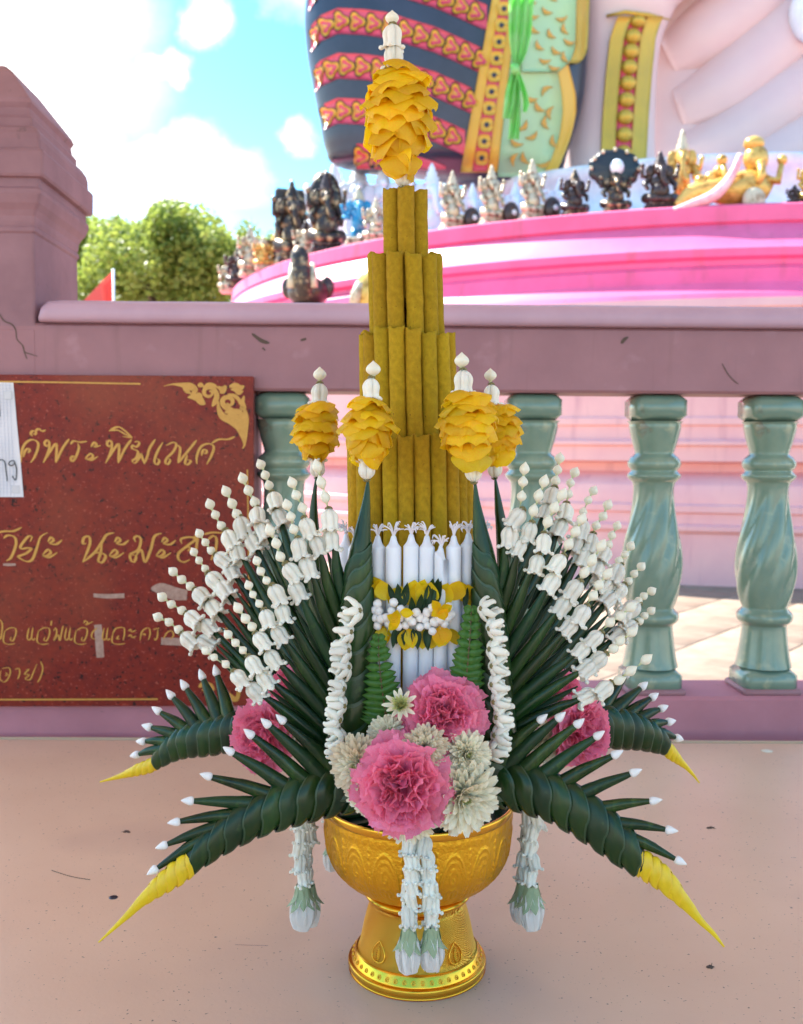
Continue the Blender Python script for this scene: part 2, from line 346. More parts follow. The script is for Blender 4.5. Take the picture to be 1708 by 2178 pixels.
# ---- balustrade (turned slightly: it recedes to the right)
BD = 2.30
BM = Matrix.Translation((0, BD, 0)) @ Matrix.Rotation(R(1.6), 4, 'Z')
def lx(x, D=BD): return (x-CX)*D/F
def lz(y, D=BD): return P(CX, y, D).z
bal = link(bpy.data.objects.new('balustrade', None), BM)
tag(bal, 'pink painted balustrade with green glazed balusters behind the table', 'balustrade')
XR = 2.25
ZB, ZC = lz(833), lz(693)
obj('beam', box(lx(-60), XR, .0, .17, ZB, ZC, .006), MT['pink'], bal, M=BM, smooth=False)
# coping: rounded section swept along x
sec = [(-.006, ZC+.0005), (-.019, ZC+.002), (-.024, ZC+.010), (-.025, ZC+.026), (-.019, ZC+.040), (-.004, ZC+.049), (.03, ZC+.053), (.10, ZC+.055), (.17, ZC+.044), (.19, ZC+.03), (.192, ZC+.014), (.18, ZC+.001)]
cp = MB(); x0 = lx(100)
xs = [x0, x0+.006, x0+.02, x0+.05]+[x0+.05+(XR-x0-.05)*i/40 for i in range(1, 41)]
for i, x in enumerate(xs):
    k = (.35, .75, .95, 1)[i] if i < 4 else 1
    for (y, z) in sec: cp.v.append((x, .088+(y-.088)*(.9+.1*k), ZC+(z-ZC)*k+.0007*math.sin(x*23)+.0005*math.sin(x*61)))
nS = len(sec); cp.f += grid_faces(len(xs), nS, True); cp.m += [0]*len(cp.f)
cp.f.append(tuple(range(nS))); cp.m.append(0)
obj('coping', cp, MT['lilac'], bal, M=BM)
obj('wall_panel', box(lx(-60), lx(541), .004, .16, lz(1480)+.001, ZB-.001, .003), MT['pink'], bal, M=BM, smooth=False)
ZP = lz(1483)
obj('plinth', box(lx(-200), XR, -.003, .175, -.0, ZP, .008), MT['plinthpink'], bal, M=BM, smooth=False)
def zz(yz): return P(CX, 619.7+.4555*yz, BD+.075).z
prof = [(600, 128), (612, 119), (632, 119), (690, 106), (745, 90), (758, 96), (770, 110), (785, 120), (800, 123), (815, 118), (828, 107), (838, 112), (850, 123), (860, 123), (874, 112), (888, 99), (930, 94), (1000, 99), (1060, 110), (1130, 126),
        (1200, 137), (1270, 142), (1340, 139), (1400, 129), (1450, 113), (1472, 104), (1484, 112), (1498, 125), (1515, 129), (1532, 124), (1545, 110), (1560, 102), (1640, 111), (1710, 122), (1745, 130)]
KW = .4555*(BD+.075)/F
zt, zb_ = ZB-.002, ZP
def shaft():
    pr = [(r*KW, zz(y), y) for r, y in [(c[1], c[0]) for c in [tuple(q) for q in catmull(prof, 110)]]]
    mb = MB(); seg = 64
    for (r, z, y) in pr:
        e = max(0, min(1, (y-885)/90, (1478-y)/90))
        for j in range(seg):
            a = 2*math.pi*j/seg; tw = (y-900)/580*1.9
            k = 1-.13*e*(1-abs(math.cos(4*(a+tw)))**.7)*.9
            mb.v.append((r*k*math.cos(a), r*k*math.sin(a), z))
    mb.f += grid_faces(len(pr), seg, True); mb.m += [0]*len(mb.f)
    return mb
me_s = shaft().mesh('shaft', MT['celadon'])
hb = .0605
me_t = box(-hb, hb, -hb, hb, zz(598), zt, .012).mesh('top_block', MT['celadon'])
me_b = box(-hb-.003, hb+.003, -hb-.003, hb+.003, ZP+.0, zz(1748), .014).mesh('bottom_block', MT['celadon'])
me_f = box(-hb-.008, hb+.008, -hb-.008, hb+.008, ZP-.002, ZP+.014, .004).mesh('mortar_foot', MT['pink'])
for x in (606, 868, 1133, 1396, 1644, 1905):
    Mx = BM @ Matrix.Translation((lx(x, BD+.075), .075, 0))
    bo = link(bpy.data.objects.new('baluster', me_s), Mx, bal)
    for n, me in (('top_block', me_t), ('bottom_block', me_b), ('mortar_foot', me_f)): link(bpy.data.objects.new(n, me), Mx, bo)

# ---- pedestal at left
def sqlathe(prof, cx, cy, hx, hy, cr=.006):
    mb = MB(); n = 0
    for (o, z) in prof:
        ring = []
        for (sx, sy) in ((1, -1), (1, 1), (-1, 1), (-1, -1)):
            X, Y = cx+sx*(hx+o), cy+sy*(hy+o)
            pts = [(X, Y-sy*cr), (X-sx*cr*.3, Y-sy*cr*.3), (X-sx*cr, Y)]
            ring += pts if sx*sy > 0 else pts[::-1]
        n = len(ring); mb.v += [(a, b, z) for a, b in ring]
    mb.f += grid_faces(len(prof), n, True); mb.f.append(tuple((len(prof)-1)*n+j for j in range(n))); mb.m += [0]*len(mb.f); return mb
pp = []
for o, y in ((0, 700), (0, 505), (.004, 500), (.004, 492), (.001, 489), (.003, 480), (.004, 468), (.009, 455), (.018, 440), (.024, 420), (.024, 411), (.019, 406), (.019, 388), (.030, 384), (.033, 378), (.034, 332), (.031, 327), (.024, 325),
             (.024, 305), (.021, 293), (.012, 282), (.002, 278), (.002, 262), (-.006, 255), (-.008, 240), (-.002, 228), (-.006, 219), (-.066, 162), (-.085, 153)):
    pp.append((o, lz(y, BD-o)))
ped = link(bpy.data.objects.new('pedestal', None), BM @ Matrix.Translation((-.95, .13, 0)))
tag(ped, 'tall moulded pink pedestal with a sloped cap at the end of the balustrade', 'pedestal')
obj('shaft', box(-1.12, lx(89), .0-.001, .335, ZP+.002, lz(705), .004), MT['pink'], ped, M=BM, smooth=False)
cap = sqlathe(pp, lx(89)-.153, .166, .153, .166); obj('moulded_cap', cap, MT['shadedpink'], ped, M=BM, smooth=False)
# crack in the plaster
def wall(x, y, off=.0): return BM @ Vector((lx(x), -off, lz(y)))
def stroke_mesh(strokes, ox, oy, sx, base, off, thick=.0012, cal=True, taper=True, D=BD, M=BM):
    """pen strokes laid as thin raised ribbons; coordinates of the photo, calligraphic nib"""
    mb = MB()
    for st in strokes:
        n = max(8, 5*len(st)); ps = catmull([(ox+sx*p[0], oy+sx*p[1], (p[2] if len(p) > 2 else 1)) for p in st], n)
        top = []
        for i, p in enumerate(ps):
            a, b = ps[max(i-1, 0)], ps[min(i+1, n-1)]; dx, dy = b[0]-a[0], b[1]-a[1]; l = math.hypot(dx, dy) or 1
            ang = math.atan2(dy, dx); w = base*p[2]
            if cal: w *= .42+.68*abs(math.sin(ang-R(18)))
            if taper: w *= min(1, .35+min(i, n-1-i)/(n*.22))
            nx, ny = -dy/l*w, dx/l*w
            top.append(((p[0]+nx, p[1]+ny), (p[0]-nx, p[1]-ny)))
        vs = []
        for (l_, r_) in top:
            for (x, y) in (l_, r_): vs.append((lx(x, D), -off-thick, lz(y, D)))
            for (x, y) in (l_, r_): vs.append((lx(x, D), -off+.0004, lz(y, D)))
        fs = []
        for i in range(n-1):
            k = 4*i; fs += [(k, k+4, k+5, k+1), (k+2, k+6, k+4, k), (k+1, k+5, k+7, k+3)]
        mb.add([tuple(M @ Vector(v)) for v in vs], fs)
    return mb
def strokes(name, sts, args, m, parent, **k):
    args = list(args)
    if len(args) < 6: args.append(.0012)
    for st in sts:
        a = list(args); a[5] += random.random()*.00025; obj(name, stroke_mesh([st], *a, **k), m, parent, smooth=False)
cr1 = [[(0, 668), (14, 675), (24, 690), (40, 697), (48, 710), (50, 728), (62, 742), (66, 755), (80, 760), (92, 764)], [(62, 742), (64, 752), (70, 770)]]
cr2 = [[(1535, 768), (1548, 790), (1562, 805), (1572, 812)]]
strokes('plaster_crack', cr1, (0, 0, 1, 1.2, .001, .0005,), MT['stone'], ped, cal=False)
strokes('plaster_crack', cr2, (0, 0, 1, .8, .001, .0005,), MT['stone'], bal, cal=False)
blot = [[(1318, 727, 2.2), (1325, 718, 2.6), (1333, 713, 1.2)], [(806, 757, 3), (812, 772, 1.5)], [(538, 712, 2), (548, 720, 2.4), (560, 728, 3), (575, 732, 2)], [(640, 726, 1.5), (652, 722, 2)], [(560, 742, 1.5), (566, 748, 1)]]
strokes('paint_chip', blot, (0, 0, 1, 1.4, .001, .0005,), MT['stone'], bal, cal=False)

# ---- granite sign
SG = BM @ Matrix.Translation((0, 0, 0)); SOFF = .022
sign = link(bpy.data.objects.new('granite_sign', None), BM @ Matrix.Translation((lx(240), -.01, lz(1150))))
tag(sign, 'polished red granite sign with gold Thai lettering fixed to the pink wall', 'sign')
obj('slab', box(lx(-60), lx(543), -SOFF, -.0005, lz(1496), lz(804), .0015), MT['granite'], sign, M=BM, smooth=False)
S1 = (0, 793.2, .3266); S2 = (0, 1103.1, .3266)
def sh(st, dx, dy=0): return [[(p[0]+dx, p[1]+dy) for p in s] for s in st]
po = [[(362, 478), (345, 488), (336, 468), (352, 450), (366, 468), (360, 520), (325, 594)], [(325, 594), (400, 478), (412, 500), (404, 594)], [(404, 594), (450, 500), (492, 442)]]
ra = [[(500, 475), (520, 455), (560, 462), (605, 456)], [(545, 470), (552, 500), (530, 560), (508, 584), (500, 566), (516, 552), (528, 570)]]
l1 = [[(186, 592), (186, 545), (205, 485), (240, 452), (272, 450), (296, 470), (292, 505), (270, 560), (245, 594)], [(200, 560), (212, 520), (232, 505), (242, 517), (228, 530)],
      [(262, 425), (250, 410), (262, 392), (282, 398), (276, 414), (262, 408)], [(276, 396), (300, 378), (320, 392), (346, 386)]]+po+ra+[
      [(628, 492), (650, 462), (664, 478), (650, 492), (692, 482)], [(590, 566), (625, 535), (640, 552), (620, 568), (592, 566), (630, 576), (672, 552)]]+sh(po, 395)+[
      [(745, 390), (790, 365), (825, 372), (890, 428)], [(755, 388), (800, 384), (850, 412), (890, 430), (830, 424)],
      [(905, 460), (925, 455), (935, 470), (915, 490), (895, 480), (890, 500), (925, 520), (915, 560), (890, 580), (905, 598)], [(905, 598), (935, 560), (945, 535), (965, 598)], [(965, 598), (985, 550), (1000, 500), (1038, 440)],
      [(1085, 460), (1050, 520), (1030, 580), (1045, 602), (1062, 580), (1045, 562)],
      [(1105, 480), (1150, 460), (1170, 475), (1150, 520), (1110, 560), (1100, 590), (1115, 600), (1130, 575), (1112, 560)], [(1170, 475), (1195, 500), (1180, 592)], [(1180, 592), (1240, 520), (1300, 445)], [(1240, 540), (1225, 590), (1240, 602), (1262, 580), (1240, 570)],
      [(1300, 598), (1300, 550), (1325, 490), (1365, 468), (1400, 475), (1408, 500), (1390, 550), (1362, 600)], [(1330, 545), (1340, 510), (1360, 508), (1362, 525), (1345, 530)], [(1395, 465), (1440, 440), (1500, 438), (1545, 420)]]
sara = [[(345, 150), (365, 122), (382, 140), (360, 160), (400, 165), (436, 138)], [(310, 235), (345, 200), (362, 220), (335, 240), (310, 236), (350, 250), (405, 218)]]
l2 = [[(-10, 112), (20, 96), (70, 84), (130, 82), (182, 58)], [(12, 120), (10, 170), (0, 250)], [(65, 130), (85, 112), (120, 112), (142, 135), (140, 180), (110, 250), (80, 272)],
      [(232, 150), (245, 120), (225, 115), (200, 140), (172, 180), (178, 195), (215, 190), (240, 195), (205, 225), (165, 240), (158, 250), (205, 275), (245, 262), (275, 190), (300, 120), (345, 92)]]+sara+[
      [(590, 160), (568, 160), (575, 125), (605, 115), (615, 150), (600, 200), (565, 280)], [(565, 280), (640, 220), (690, 150), (720, 105), (768, 92)], [(690, 150), (680, 220), (665, 270), (690, 280), (712, 240), (680, 220), (640, 222)]]+sh(sara, 425)+[
      [(905, 150), (895, 125), (920, 112), (938, 140), (920, 200), (870, 230), (875, 270), (895, 275), (905, 240), (870, 232)], [(905, 240), (940, 200), (962, 278), (1000, 200), (1025, 115), (1072, 94)]]+sh(sara, 725)+[
      [(1200, 160), (1195, 130), (1250, 118), (1290, 130), (1240, 170), (1180, 220), (1178, 260), (1210, 278), (1250, 262)], [(1210, 190), (1240, 180), (1255, 195), (1235, 205)], [(1270, 130), (1300, 110), (1290, 200), (1285, 240)],
      [(1360, 140), (1400, 110), (1422, 130), (1415, 200), (1385, 265)], [(1340, 100), (1400, 88), (1470, 92)]]
jo = [[(60, 720), (95, 700), (128, 705), (130, 740), (112, 780), (95, 778), (100, 758)], [(60, 720), (50, 785), (80, 805), (125, 800)]]
ae = [[(215, 700), (203, 760), (213, 778), (225, 765)], [(240, 698), (230, 760), (240, 778), (252, 765)]]
l3 = [[(25, 780), (12, 770), (20, 750), (32, 770), (45, 700), (40, 660), (10, 640), (0, 650)]]+jo+ae+sh(jo, 215)+[[(360, 655), (355, 685)],
      [(372, 720), (385, 702), (392, 730), (372, 780), (400, 745), (410, 780), (430, 700), (438, 690)]]+sh(ae, 240)+sh(jo, 455)+[[(565, 670), (575, 655), (590, 665), (580, 680), (625, 660)],
      [(650, 700), (620, 730), (615, 760), (640, 775)]]+sh(ae, 480)+[[(750, 740), (770, 705), (820, 700), (825, 740), (815, 780)], [(790, 750), (775, 770), (795, 770)], [(750, 740), (745, 790), (780, 805), (830, 800)],
      [(850, 720), (865, 710), (872, 725), (900, 715)], [(850, 755), (865, 745), (875, 762), (900, 752)], [(925, 780), (935, 730), (960, 705), (985, 705), (990, 740), (978, 778)], [(940, 745), (955, 738), (958, 750)],
      [(1010, 710), (1050, 702)], [(1040, 712), (1035, 760), (1022, 778), (1018, 765)], [(1075, 770), (1100, 730), (1130, 720), (1140, 750), (1120, 770)], [(1460, 712), (1490, 704), (1500, 730), (1480, 780)]]
l4 = [[(-5, 975), (10, 1000), (0, 1040)], [(35, 960), (80, 955), (90, 985), (70, 1030), (45, 1045), (22, 1020), (30, 970)], [(60, 985), (70, 1000), (55, 1005)], [(120, 965), (145, 960), (150, 990), (135, 1028)],
      [(190, 970), (210, 965), (180, 995), (210, 1000), (185, 1025), (215, 1030), (235, 990), (262, 930)], [(285, 915), (298, 960), (280, 1020), (262, 1048)]]
for st, S_, w in ((l1, S1, 2.5), (l2, S2, 2.7), (l3, S2, 1.5), (l4, S2, 1.4)):
    strokes('letter_stroke', st, (*S_, w, SOFF,), MT['goldpaint'], sign)
fr_ = [[(-30, 79), (400, 80), (948, 87)]]
strokes('gold_line', fr_, (*S1, 1.7, SOFF,), MT['goldpaint'], sign, cal=False, taper=False)
strokes('gold_line', [[(-30, 1158), (500, 1158), (1035, 1157)]], (*S2, 1.7, SOFF,), MT['goldpaint'], sign, cal=False, taper=False)
strokes('gold_line', [[(1622, 632), (1626, 1000), (1630, 1700)]], (*S1, 1.5, SOFF,), MT['goldpaint'], sign, cal=False, taper=False)
orn = [[(1095, 100, .3), (1150, 88, .8), (1210, 92, 2.2), (1260, 100, 3.5), (1290, 122, 3.2), (1275, 148, 1.4), (1250, 140, .8)], [(1215, 110, .6), (1240, 128, 2.4), (1262, 145, .8)],
       [(1245, 172, .5), (1280, 168, 2.8), (1320, 180, 3.4), (1355, 210, .6)], [(1290, 160, 1), (1318, 152, 2), (1330, 172, 1.5), (1312, 182, .6)], [(1300, 195, .6), (1330, 206, 2.2), (1358, 214, .5)],
       [(1312, 100, 1), (1328, 92, 2.6), (1348, 100, .6)], [(1400, 228, .8), (1418, 200, 2.6), (1430, 160, 2.6), (1415, 122, 2.2), (1385, 106, 2), (1355, 118, 2), (1350, 145, 1.8), (1372, 165, 1.5), (1398, 155, 1.2), (1400, 135, 1.2), (1382, 130, .6)],
       [(1345, 110, .6), (1375, 90, 2), (1412, 92, 1.6), (1440, 112, .6)], [(1440, 100, .8), (1462, 118, 2.8), (1482, 105, 2.2), (1478, 92, .5)], [(1448, 140, .6), (1470, 135, 1.8), (1490, 120, .5)],
       [(1510, 100, 1), (1545, 95, 3), (1575, 108, 3.2), (1605, 96, .8)], [(1520, 118, .6), (1550, 122, 2), (1570, 140, 2.2), (1598, 128, .6)],
       [(1500, 150, .6), (1540, 158, 1.8), (1570, 185, 1.8), (1575, 215, .6)], [(1605, 160, .6), (1592, 200, 2.4), (1600, 240, 2.6), (1575, 235, .8)],
       [(1540, 250, 1), (1500, 240, 2.8), (1470, 215, 2.6), (1468, 185, 2.4), (1495, 168, 2.2), (1525, 180, 2), (1530, 205, 1.8), (1510, 220, 1.2), (1495, 205, .8)],
       [(1440, 195, .8), (1442, 240, 2), (1465, 290, 3.4), (1520, 318, 4), (1570, 360, 3.8), (1596, 420, 2.6), (1604, 470, 1.2), (1592, 498, .5)], [(1612, 250, 1.2), (1606, 300, 4.2), (1604, 360, 4), (1610, 430, 1.6), (1606, 480, .6)],
       [(1480, 265, 1), (1520, 262, 2.6), (1570, 262, 2.6), (1585, 285, 1.8), (1570, 298, 1.2), (1560, 285, .6)], [(1470, 300, 1.6), (1530, 300, 4.4), (1580, 320, 4), (1600, 340, 1)], [(1545, 330, 2), (1585, 372, 4), (1606, 420, 1)]]
strokes('corner_ornament', orn, (*S1, 2.1, SOFF,), MT['goldpaint'], sign, cal=False, taper=False)
orn2 = [[(1300, 1080, 1), (1330, 1062, 3), (1375, 1075, 3.2), (1400, 1100, 1)], [(1320, 1100, .6), (1345, 1092, 2), (1370, 1105, .8)], [(1430, 1120, 1), (1480, 1130, 3.4), (1540, 1160, 2.4), (1560, 1110, 2)]]
strokes('corner_ornament', orn2, (*S2, 2.0, SOFF,), MT['goldpaint'], sign, cal=False, taper=False)
tp = [[(630, 492, 1.3), (720, 498, 1.6), (828, 494, 1.6)], [(1000, 450, 1), (1060, 450, 4.2), (1150, 480, 4.6), (1230, 490, 3.6)], [(58, 296, .8), (95, 297, 1), (138, 296, .8)], [(655, 680, 2.6), (662, 790, 2.9), (668, 890, 2.7)], [(1060, 785, 2.6), (1200, 790, 2.8)]]
strokes('tape_mark', tp, (*S2, 2.9, SOFF, .0004,), MT['tape'], sign, cal=False, taper=False)
# paper note taped on the sign
paper = link(bpy.data.objects.new('paper_note', None), BM @ Matrix.Translation((lx(20), -SOFF-.002, lz(940))))
tag(paper, 'squared white paper note with black handwriting taped over the left of the sign', 'note')
pv = MB(); nn = 12
for i in range(nn+1):
    for j in range(nn+1):
        u, v = i/nn, j/nn; x = -150+u*(198+v*17); y = 818+v*241+u*3*(1-v)
        pv.v.append((lx(x), -SOFF-.0016-.0014*math.sin(u*3+v*5)**2, lz(y)))
pv.f += grid_faces(nn+1, nn+1); pv.m += [0]*len(pv.f)
n0 = len(pv.v); pv.v += [(a, b+.0004, c) for a, b, c in pv.v]; pv.f += [tuple(n0+i for i in f[::-1]) for f in grid_faces(nn+1, nn+1)]; pv.m += [0]*(nn*nn)
obj('sheet', pv, MT['paper'], paper, M=BM)
hw = [[(46, 160), (56, 220), (60, 300)], [(60, 300), (0, 302), (-60, 300)], [(0, 650), (8, 605), (22, 600), (30, 640), (40, 705)], [(36, 590), (60, 576), (84, 590), (92, 650), (98, 712)],
      [(150, 600), (140, 582), (118, 588), (110, 605), (130, 615), (148, 600), (158, 640), (152, 705), (130, 680)], [(-12, 640), (0, 700)]]
strokes('handwriting', hw, (*S1, 1.0, SOFF+.0034, .0003,), MT['ink'], paper, cal=False, taper=False)
gl = [[(-60, y), (40, y), (140+(y-100)*.03, y+1)] for y in range(100, 800, 22)]+[[(x, 90), (x+8, 400), (x+16, 810)] for x in range(-30, 130, 22)]
strokes('printed_grid', gl, (*S1, .16, SOFF+.0031, .0001,), MT['gridline'], paper, cal=False, taper=False)
for (x, y) in ((112, 165), (150, 765)):
    tpz = MB(); c0 = (lx(x*.3266), -SOFF-.0037, lz(793.2+.3266*y))
    tpz.merge(box(c0[0]-.009, c0[0]+.009, c0[1]-.0002, c0[1]+.0001, c0[2]-.009, c0[2]+.009))
    obj('tape_piece', tpz, mat('clear_tape', (.55, .56, .60), .25), paper, M=BM, smooth=False)

# ================================================================== the round platform and the giant statue behind
PC = Vector((5.05, 18.6, 0))
def ledgeD(x, r, near=True):
    d = ray(x, 945); k = d.x/d.y; a = 1+k*k; b = -2*(k*PC.x+PC.y); c = PC.x**2+PC.y**2-r*r
    q = b*b-4*a*c; q = math.sqrt(q) if q > 0 else 0
    return (-b-q)/(2*a) if near else (-b+q)/(2*a)
plat = thing('platform', 'round tiered pink platform carrying the giant statue and rows of statuettes', 'platform', tuple(PC))
ZT = 3.92
prU = [(.01, ZT), (7.8, ZT), (8.0, ZT-.005), (8.05, ZT-.03), (8.05, ZT-.19), (8.02, ZT-.21), (8.05, ZT-.24), (8.12, ZT-.32), (8.22, ZT-.42), (8.31, ZT-.50), (8.34, ZT-.52), (8.34, ZT-.60), (8.29, ZT-.63), (8.29, ZT-.68), (8.34, ZT-.73), (8.36, ZT-.86), (8.37, ZT-.88), (8.56, ZT-1.02), (8.60, ZT-1.04), (9.04, ZT-1.07), (9.07, ZT-1.12)]
prL = [(9.07, 2.8), (9.08, 2.72), (8.98, 2.62), (8.92, 2.3), (8.92, 1.68), (8.95, 1.66), (8.95, 1.60), (8.92, 1.58), (8.92, 1.46), (8.98, 1.43), (8.98, 1.40), (8.94, 1.38), (8.94, 1.24), (8.72, 1.21), (8.72, 1.13), (8.84, 1.08), (8.92, 1.00), (8.94, .93), (8.94, .82), (8.98, .80), (8.98, .74), (8.95, .72), (8.95, .62), (9.00, .60), (9.00, .56), (8.96, .52), (8.96, -.02)]
for n, pr, m in (('upper_tier', prU, 'hotpink'), ('lower_tier', prL, 'palepink')):
    mb = MB(); a0, a1, seg = R(150), R(330), 220
    for r, z in pr:
        for j in range(seg+1):
            a = a0+(a1-a0)*j/seg; mb.v.append((r*math.cos(a), r*math.sin(a), z))
    nv = seg+1
    for i in range(len(pr)-1):
        for j in range(seg): mb.f.append((i*nv+j, i*nv+j+1, (i+1)*nv+j+1, (i+1)*nv+j)); mb.m.append(0)
    me = mb.mesh(n, MT[m]); me.set_sharp_from_angle(angle=R(28)); obj(n, me, parent=plat, M=Matrix.Translation(PC))
bk = MB(); lathe([(7.6, -.02), (7.6, ZT-.01), (.01, ZT-.01)], 90, mb=bk, M=Matrix.Translation((.0, .6, 0)))
obj('core', bk, MT['palepink'], plat, M=Matrix.Translation(PC))

MT['skin'] = mat('statue_pink_skin', (.72, .53, .49), .42, col2=(.68, .48, .46), nscale=.8, bump=.05, bscale=3)
MT['navy'] = mat('navy_cloth_paint', (.022, .026, .045), .32, col2=(.035, .04, .065), nscale=2)
MT['red'] = mat('red_cloth_paint', (.62, .07, .115), .4, col2=(.56, .05, .09), nscale=3)
MT['yel'] = mat('yellow_cloth_paint', (.72, .42, .05), .4)
MT['gold2'] = mat('dull_gold_paint', (.50, .32, .045), .38, metal=.3, col2=(.58, .36, .04), nscale=3)
MT['mint'] = mat('mint_cloth_paint', (.42, .60, .28), .45, col2=(.38, .56, .32), nscale=1.5)
MT['orange'] = mat('orange_cloth_paint', (.62, .33, .05), .5)
MT['white'] = mat('white_plaster', (.86, .88, .90), .5, col2=(.66, .71, .78), nscale=3, bump=.1, bscale=9)
class Body:
    def __init__(s, rows, D0, k, n=60):
        s.D0 = D0; s.k = k; rs = catmull(rows, n); s.r = []
        for (y, xl, xr) in rs:
            a, b = P(xl, y, D0), P(xr, y, D0); s.r.append((a.z, (a.x+b.x)/2, (b.x-a.x)/2))
        s.r.sort(key=lambda q: -q[0])
    def at(s, z):
        r = s.r
        if z >= r[0][0]: return r[0]
        for a, b in zip(r, r[1:]):
            if b[0] <= z: t = (a[0]-z)/max(a[0]-b[0], 1e-6); return tuple(p+(q-p)*t for p, q in zip(a, b))
        return r[-1]
    def hit(s, x, y, off=.015):
        D = s.D0
        for _ in range(12):
            p = P(x, y, D); z, c, w = s.at(p.z); u = max(-.985, min(.985, (p.x-c)/w)); D = .5*D+.5*(s.D0-s.k*w*math.sqrt(1-u*u))
        p = P(x, y, D-off); return p
    def solid(s, seg=56):
        mb = MB()
        for z, c, w in s.r:
            for j in range(seg):
                a = 2*math.pi*j/seg; mb.v.append((c+w*math.cos(a), s.D0-s.k*w*math.sin(a), z))
        mb.f += grid_faces(len(s.r), seg, True); mb.m += [0]*len(mb.f)
        mb.f += [tuple(range(seg-1, -1, -1)), tuple((len(s.r)-1)*seg+j for j in range(seg))]; mb.m += [0, 0]; return mb
def patch(body, g, off, mb=None, m=0, skirt=.03):
    """g: grid of photo points laid on the body as a slightly raised skin with real edges"""
    mb = mb or MB(); nu, nv = len(g), len(g[0]); vs = [body.hit(x, y, off) for row in g for x, y in row]
    fs = grid_faces(nu, nv); b = len(vs)
    bd = [(i, 0) for i in range(nu)]+[(nu-1, j) for j in range(1, nv)]+[(i, nv-1) for i in range(nu-2, -1, -1)]+[(0, j) for j in range(nv-2, 0, -1)]
    for i, j in bd: p = vs[i*nv+j]; vs.append(p+Vector((0, skirt, 0)))
    k = len(bd)
    for q in range(k): a, c = bd[q], bd[(q+1) % k]; fs.append((a[0]*nv+a[1], b+q, b+(q+1) % k, c[0]*nv+c[1]))
    return mb.add(vs, fs, m)
def poly_patch(body, cx, cy, pts, off, mb, m):
    g = [[(cx+x*t, cy+y*t) for (x, y) in pts+[pts[0]]] for t in (.02, .5, 1)]
    return patch(body, g, off, mb, m)
Z2 = lambda x, y: (588.7+.3084*x, .3084*y)
statue = thing('giant_statue', 'giant seated pink statue with patterned cloth over its thigh and a jewelled anklet', 'statue', tuple(P(1150, 380, 14.5)))
th = Body([(-120, 690, 1240), (-60, 658, 1248), (0, 650, 1250), (60, 648, 1250), (130, 655, 1248), (200, 668, 1242), (260, 680, 1228), (320, 692, 1208), (352, 720, 1200), (372, 860, 1196), (392, 980, 1185)], 14.4, .42)
tho = obj('draped_thigh', th.solid(), MT['navy'], statue)
gx = [(180, 260), (200, 190), (240, 110), (300, 45), (420, -8), (590, 0), (760, 22), (950, 80), (1090, 122), (1200, 170), (1310, 220), (1400, 262), (1500, 300), (1600, 330)]
def G(x):
    for a, b in zip(gx, gx[1:]):
        if a[0] <= x <= b[0]: return a[1]+(b[1]-a[1])*(x-a[0])/(b[0]-a[0])
    return gx[0][1] if x < gx[0][0] else gx[-1][1]
def silh(yz):                # left silhouette of the thigh in the zoom's coordinates
    y = yz*.3084
    t = [(-60, 658), (0, 652), (60, 650), (130, 657), (200, 670), (260, 682), (320, 696), (352, 735), (372, 880), (392, 1000)]
    for a, b in zip(t, t[1:]):
        if a[0] <= y <= b[0]: return (a[1]+(b[1]-a[1])*(y-a[0])/(b[0]-a[0])-588.7)/.3084
    return 190 if y < 0 else 1400
def gbl(yz): return 1482-yz*.183            # left edge of the gold border
for k in range(-1, 5):
    y0 = 150+310*k; g = []
    xs_ = [190+15*i for i in range(92)]
    col = [x for x in xs_ if x >= silh(min(y0+G(x)+75, 1150))+4 and x <= gbl(y0+G(x))+4 and y0+G(x)-80 < 1160]
    for x in col:
        row = []
        for j in range(7):
            yy = y0+G(x)-88+176*j/6; row.append(Z2(max(x, silh(min(max(yy, -190), 1150))+4), min(yy, 1165)))
        g.append(row)
    if len(g) < 3: continue
    obj('red_band', patch(th, g, .012), MT['red'], tho)
    # chain of trefoil motifs
    x = col[0]+25
    while x < col[-1]+10:
        yc = y0+G(x); slope = math.atan2(G(x+20)-G(x-20), 40)
        step = 112*max(.42, math.cos(slope))
        if yc < 1120 and yc > -170:
            mb = MB(); sq = .58 if x < 330 else 1
            for q, (s, m) in enumerate(((1.16, 0), (1.0, 1), (.68, 2))):
                pts = []
                for i in range(26):
                    a = 2*math.pi*i/26; r = 62*s*(.80+.20*math.cos(3*(a-slope)))
                    pts.append((r*math.cos(a)*.3084*sq, r*math.sin(a)*.3084*1.12))
                poly_patch(th, *Z2(x, yc), pts, .022+.012*q, mb, m)
            for a in (-.6, .6, 0):
                c_, s_ = math.cos(slope+a+math.pi), math.sin(slope+a+math.pi)
                bx, by = Z2(x, yc); l = 12
                patch(th, [[(bx+c_*l*t*sq-s_*w*.9, by+s_*l*t+c_*w*.9) for w in (-1, 0, 1)] for t in (-.3, .3, .9)], .055, mb, 1, .01)
            obj('trefoil_motif', mb, [MT['navy'], MT['yel'], MT['red']], tho)
        x += step
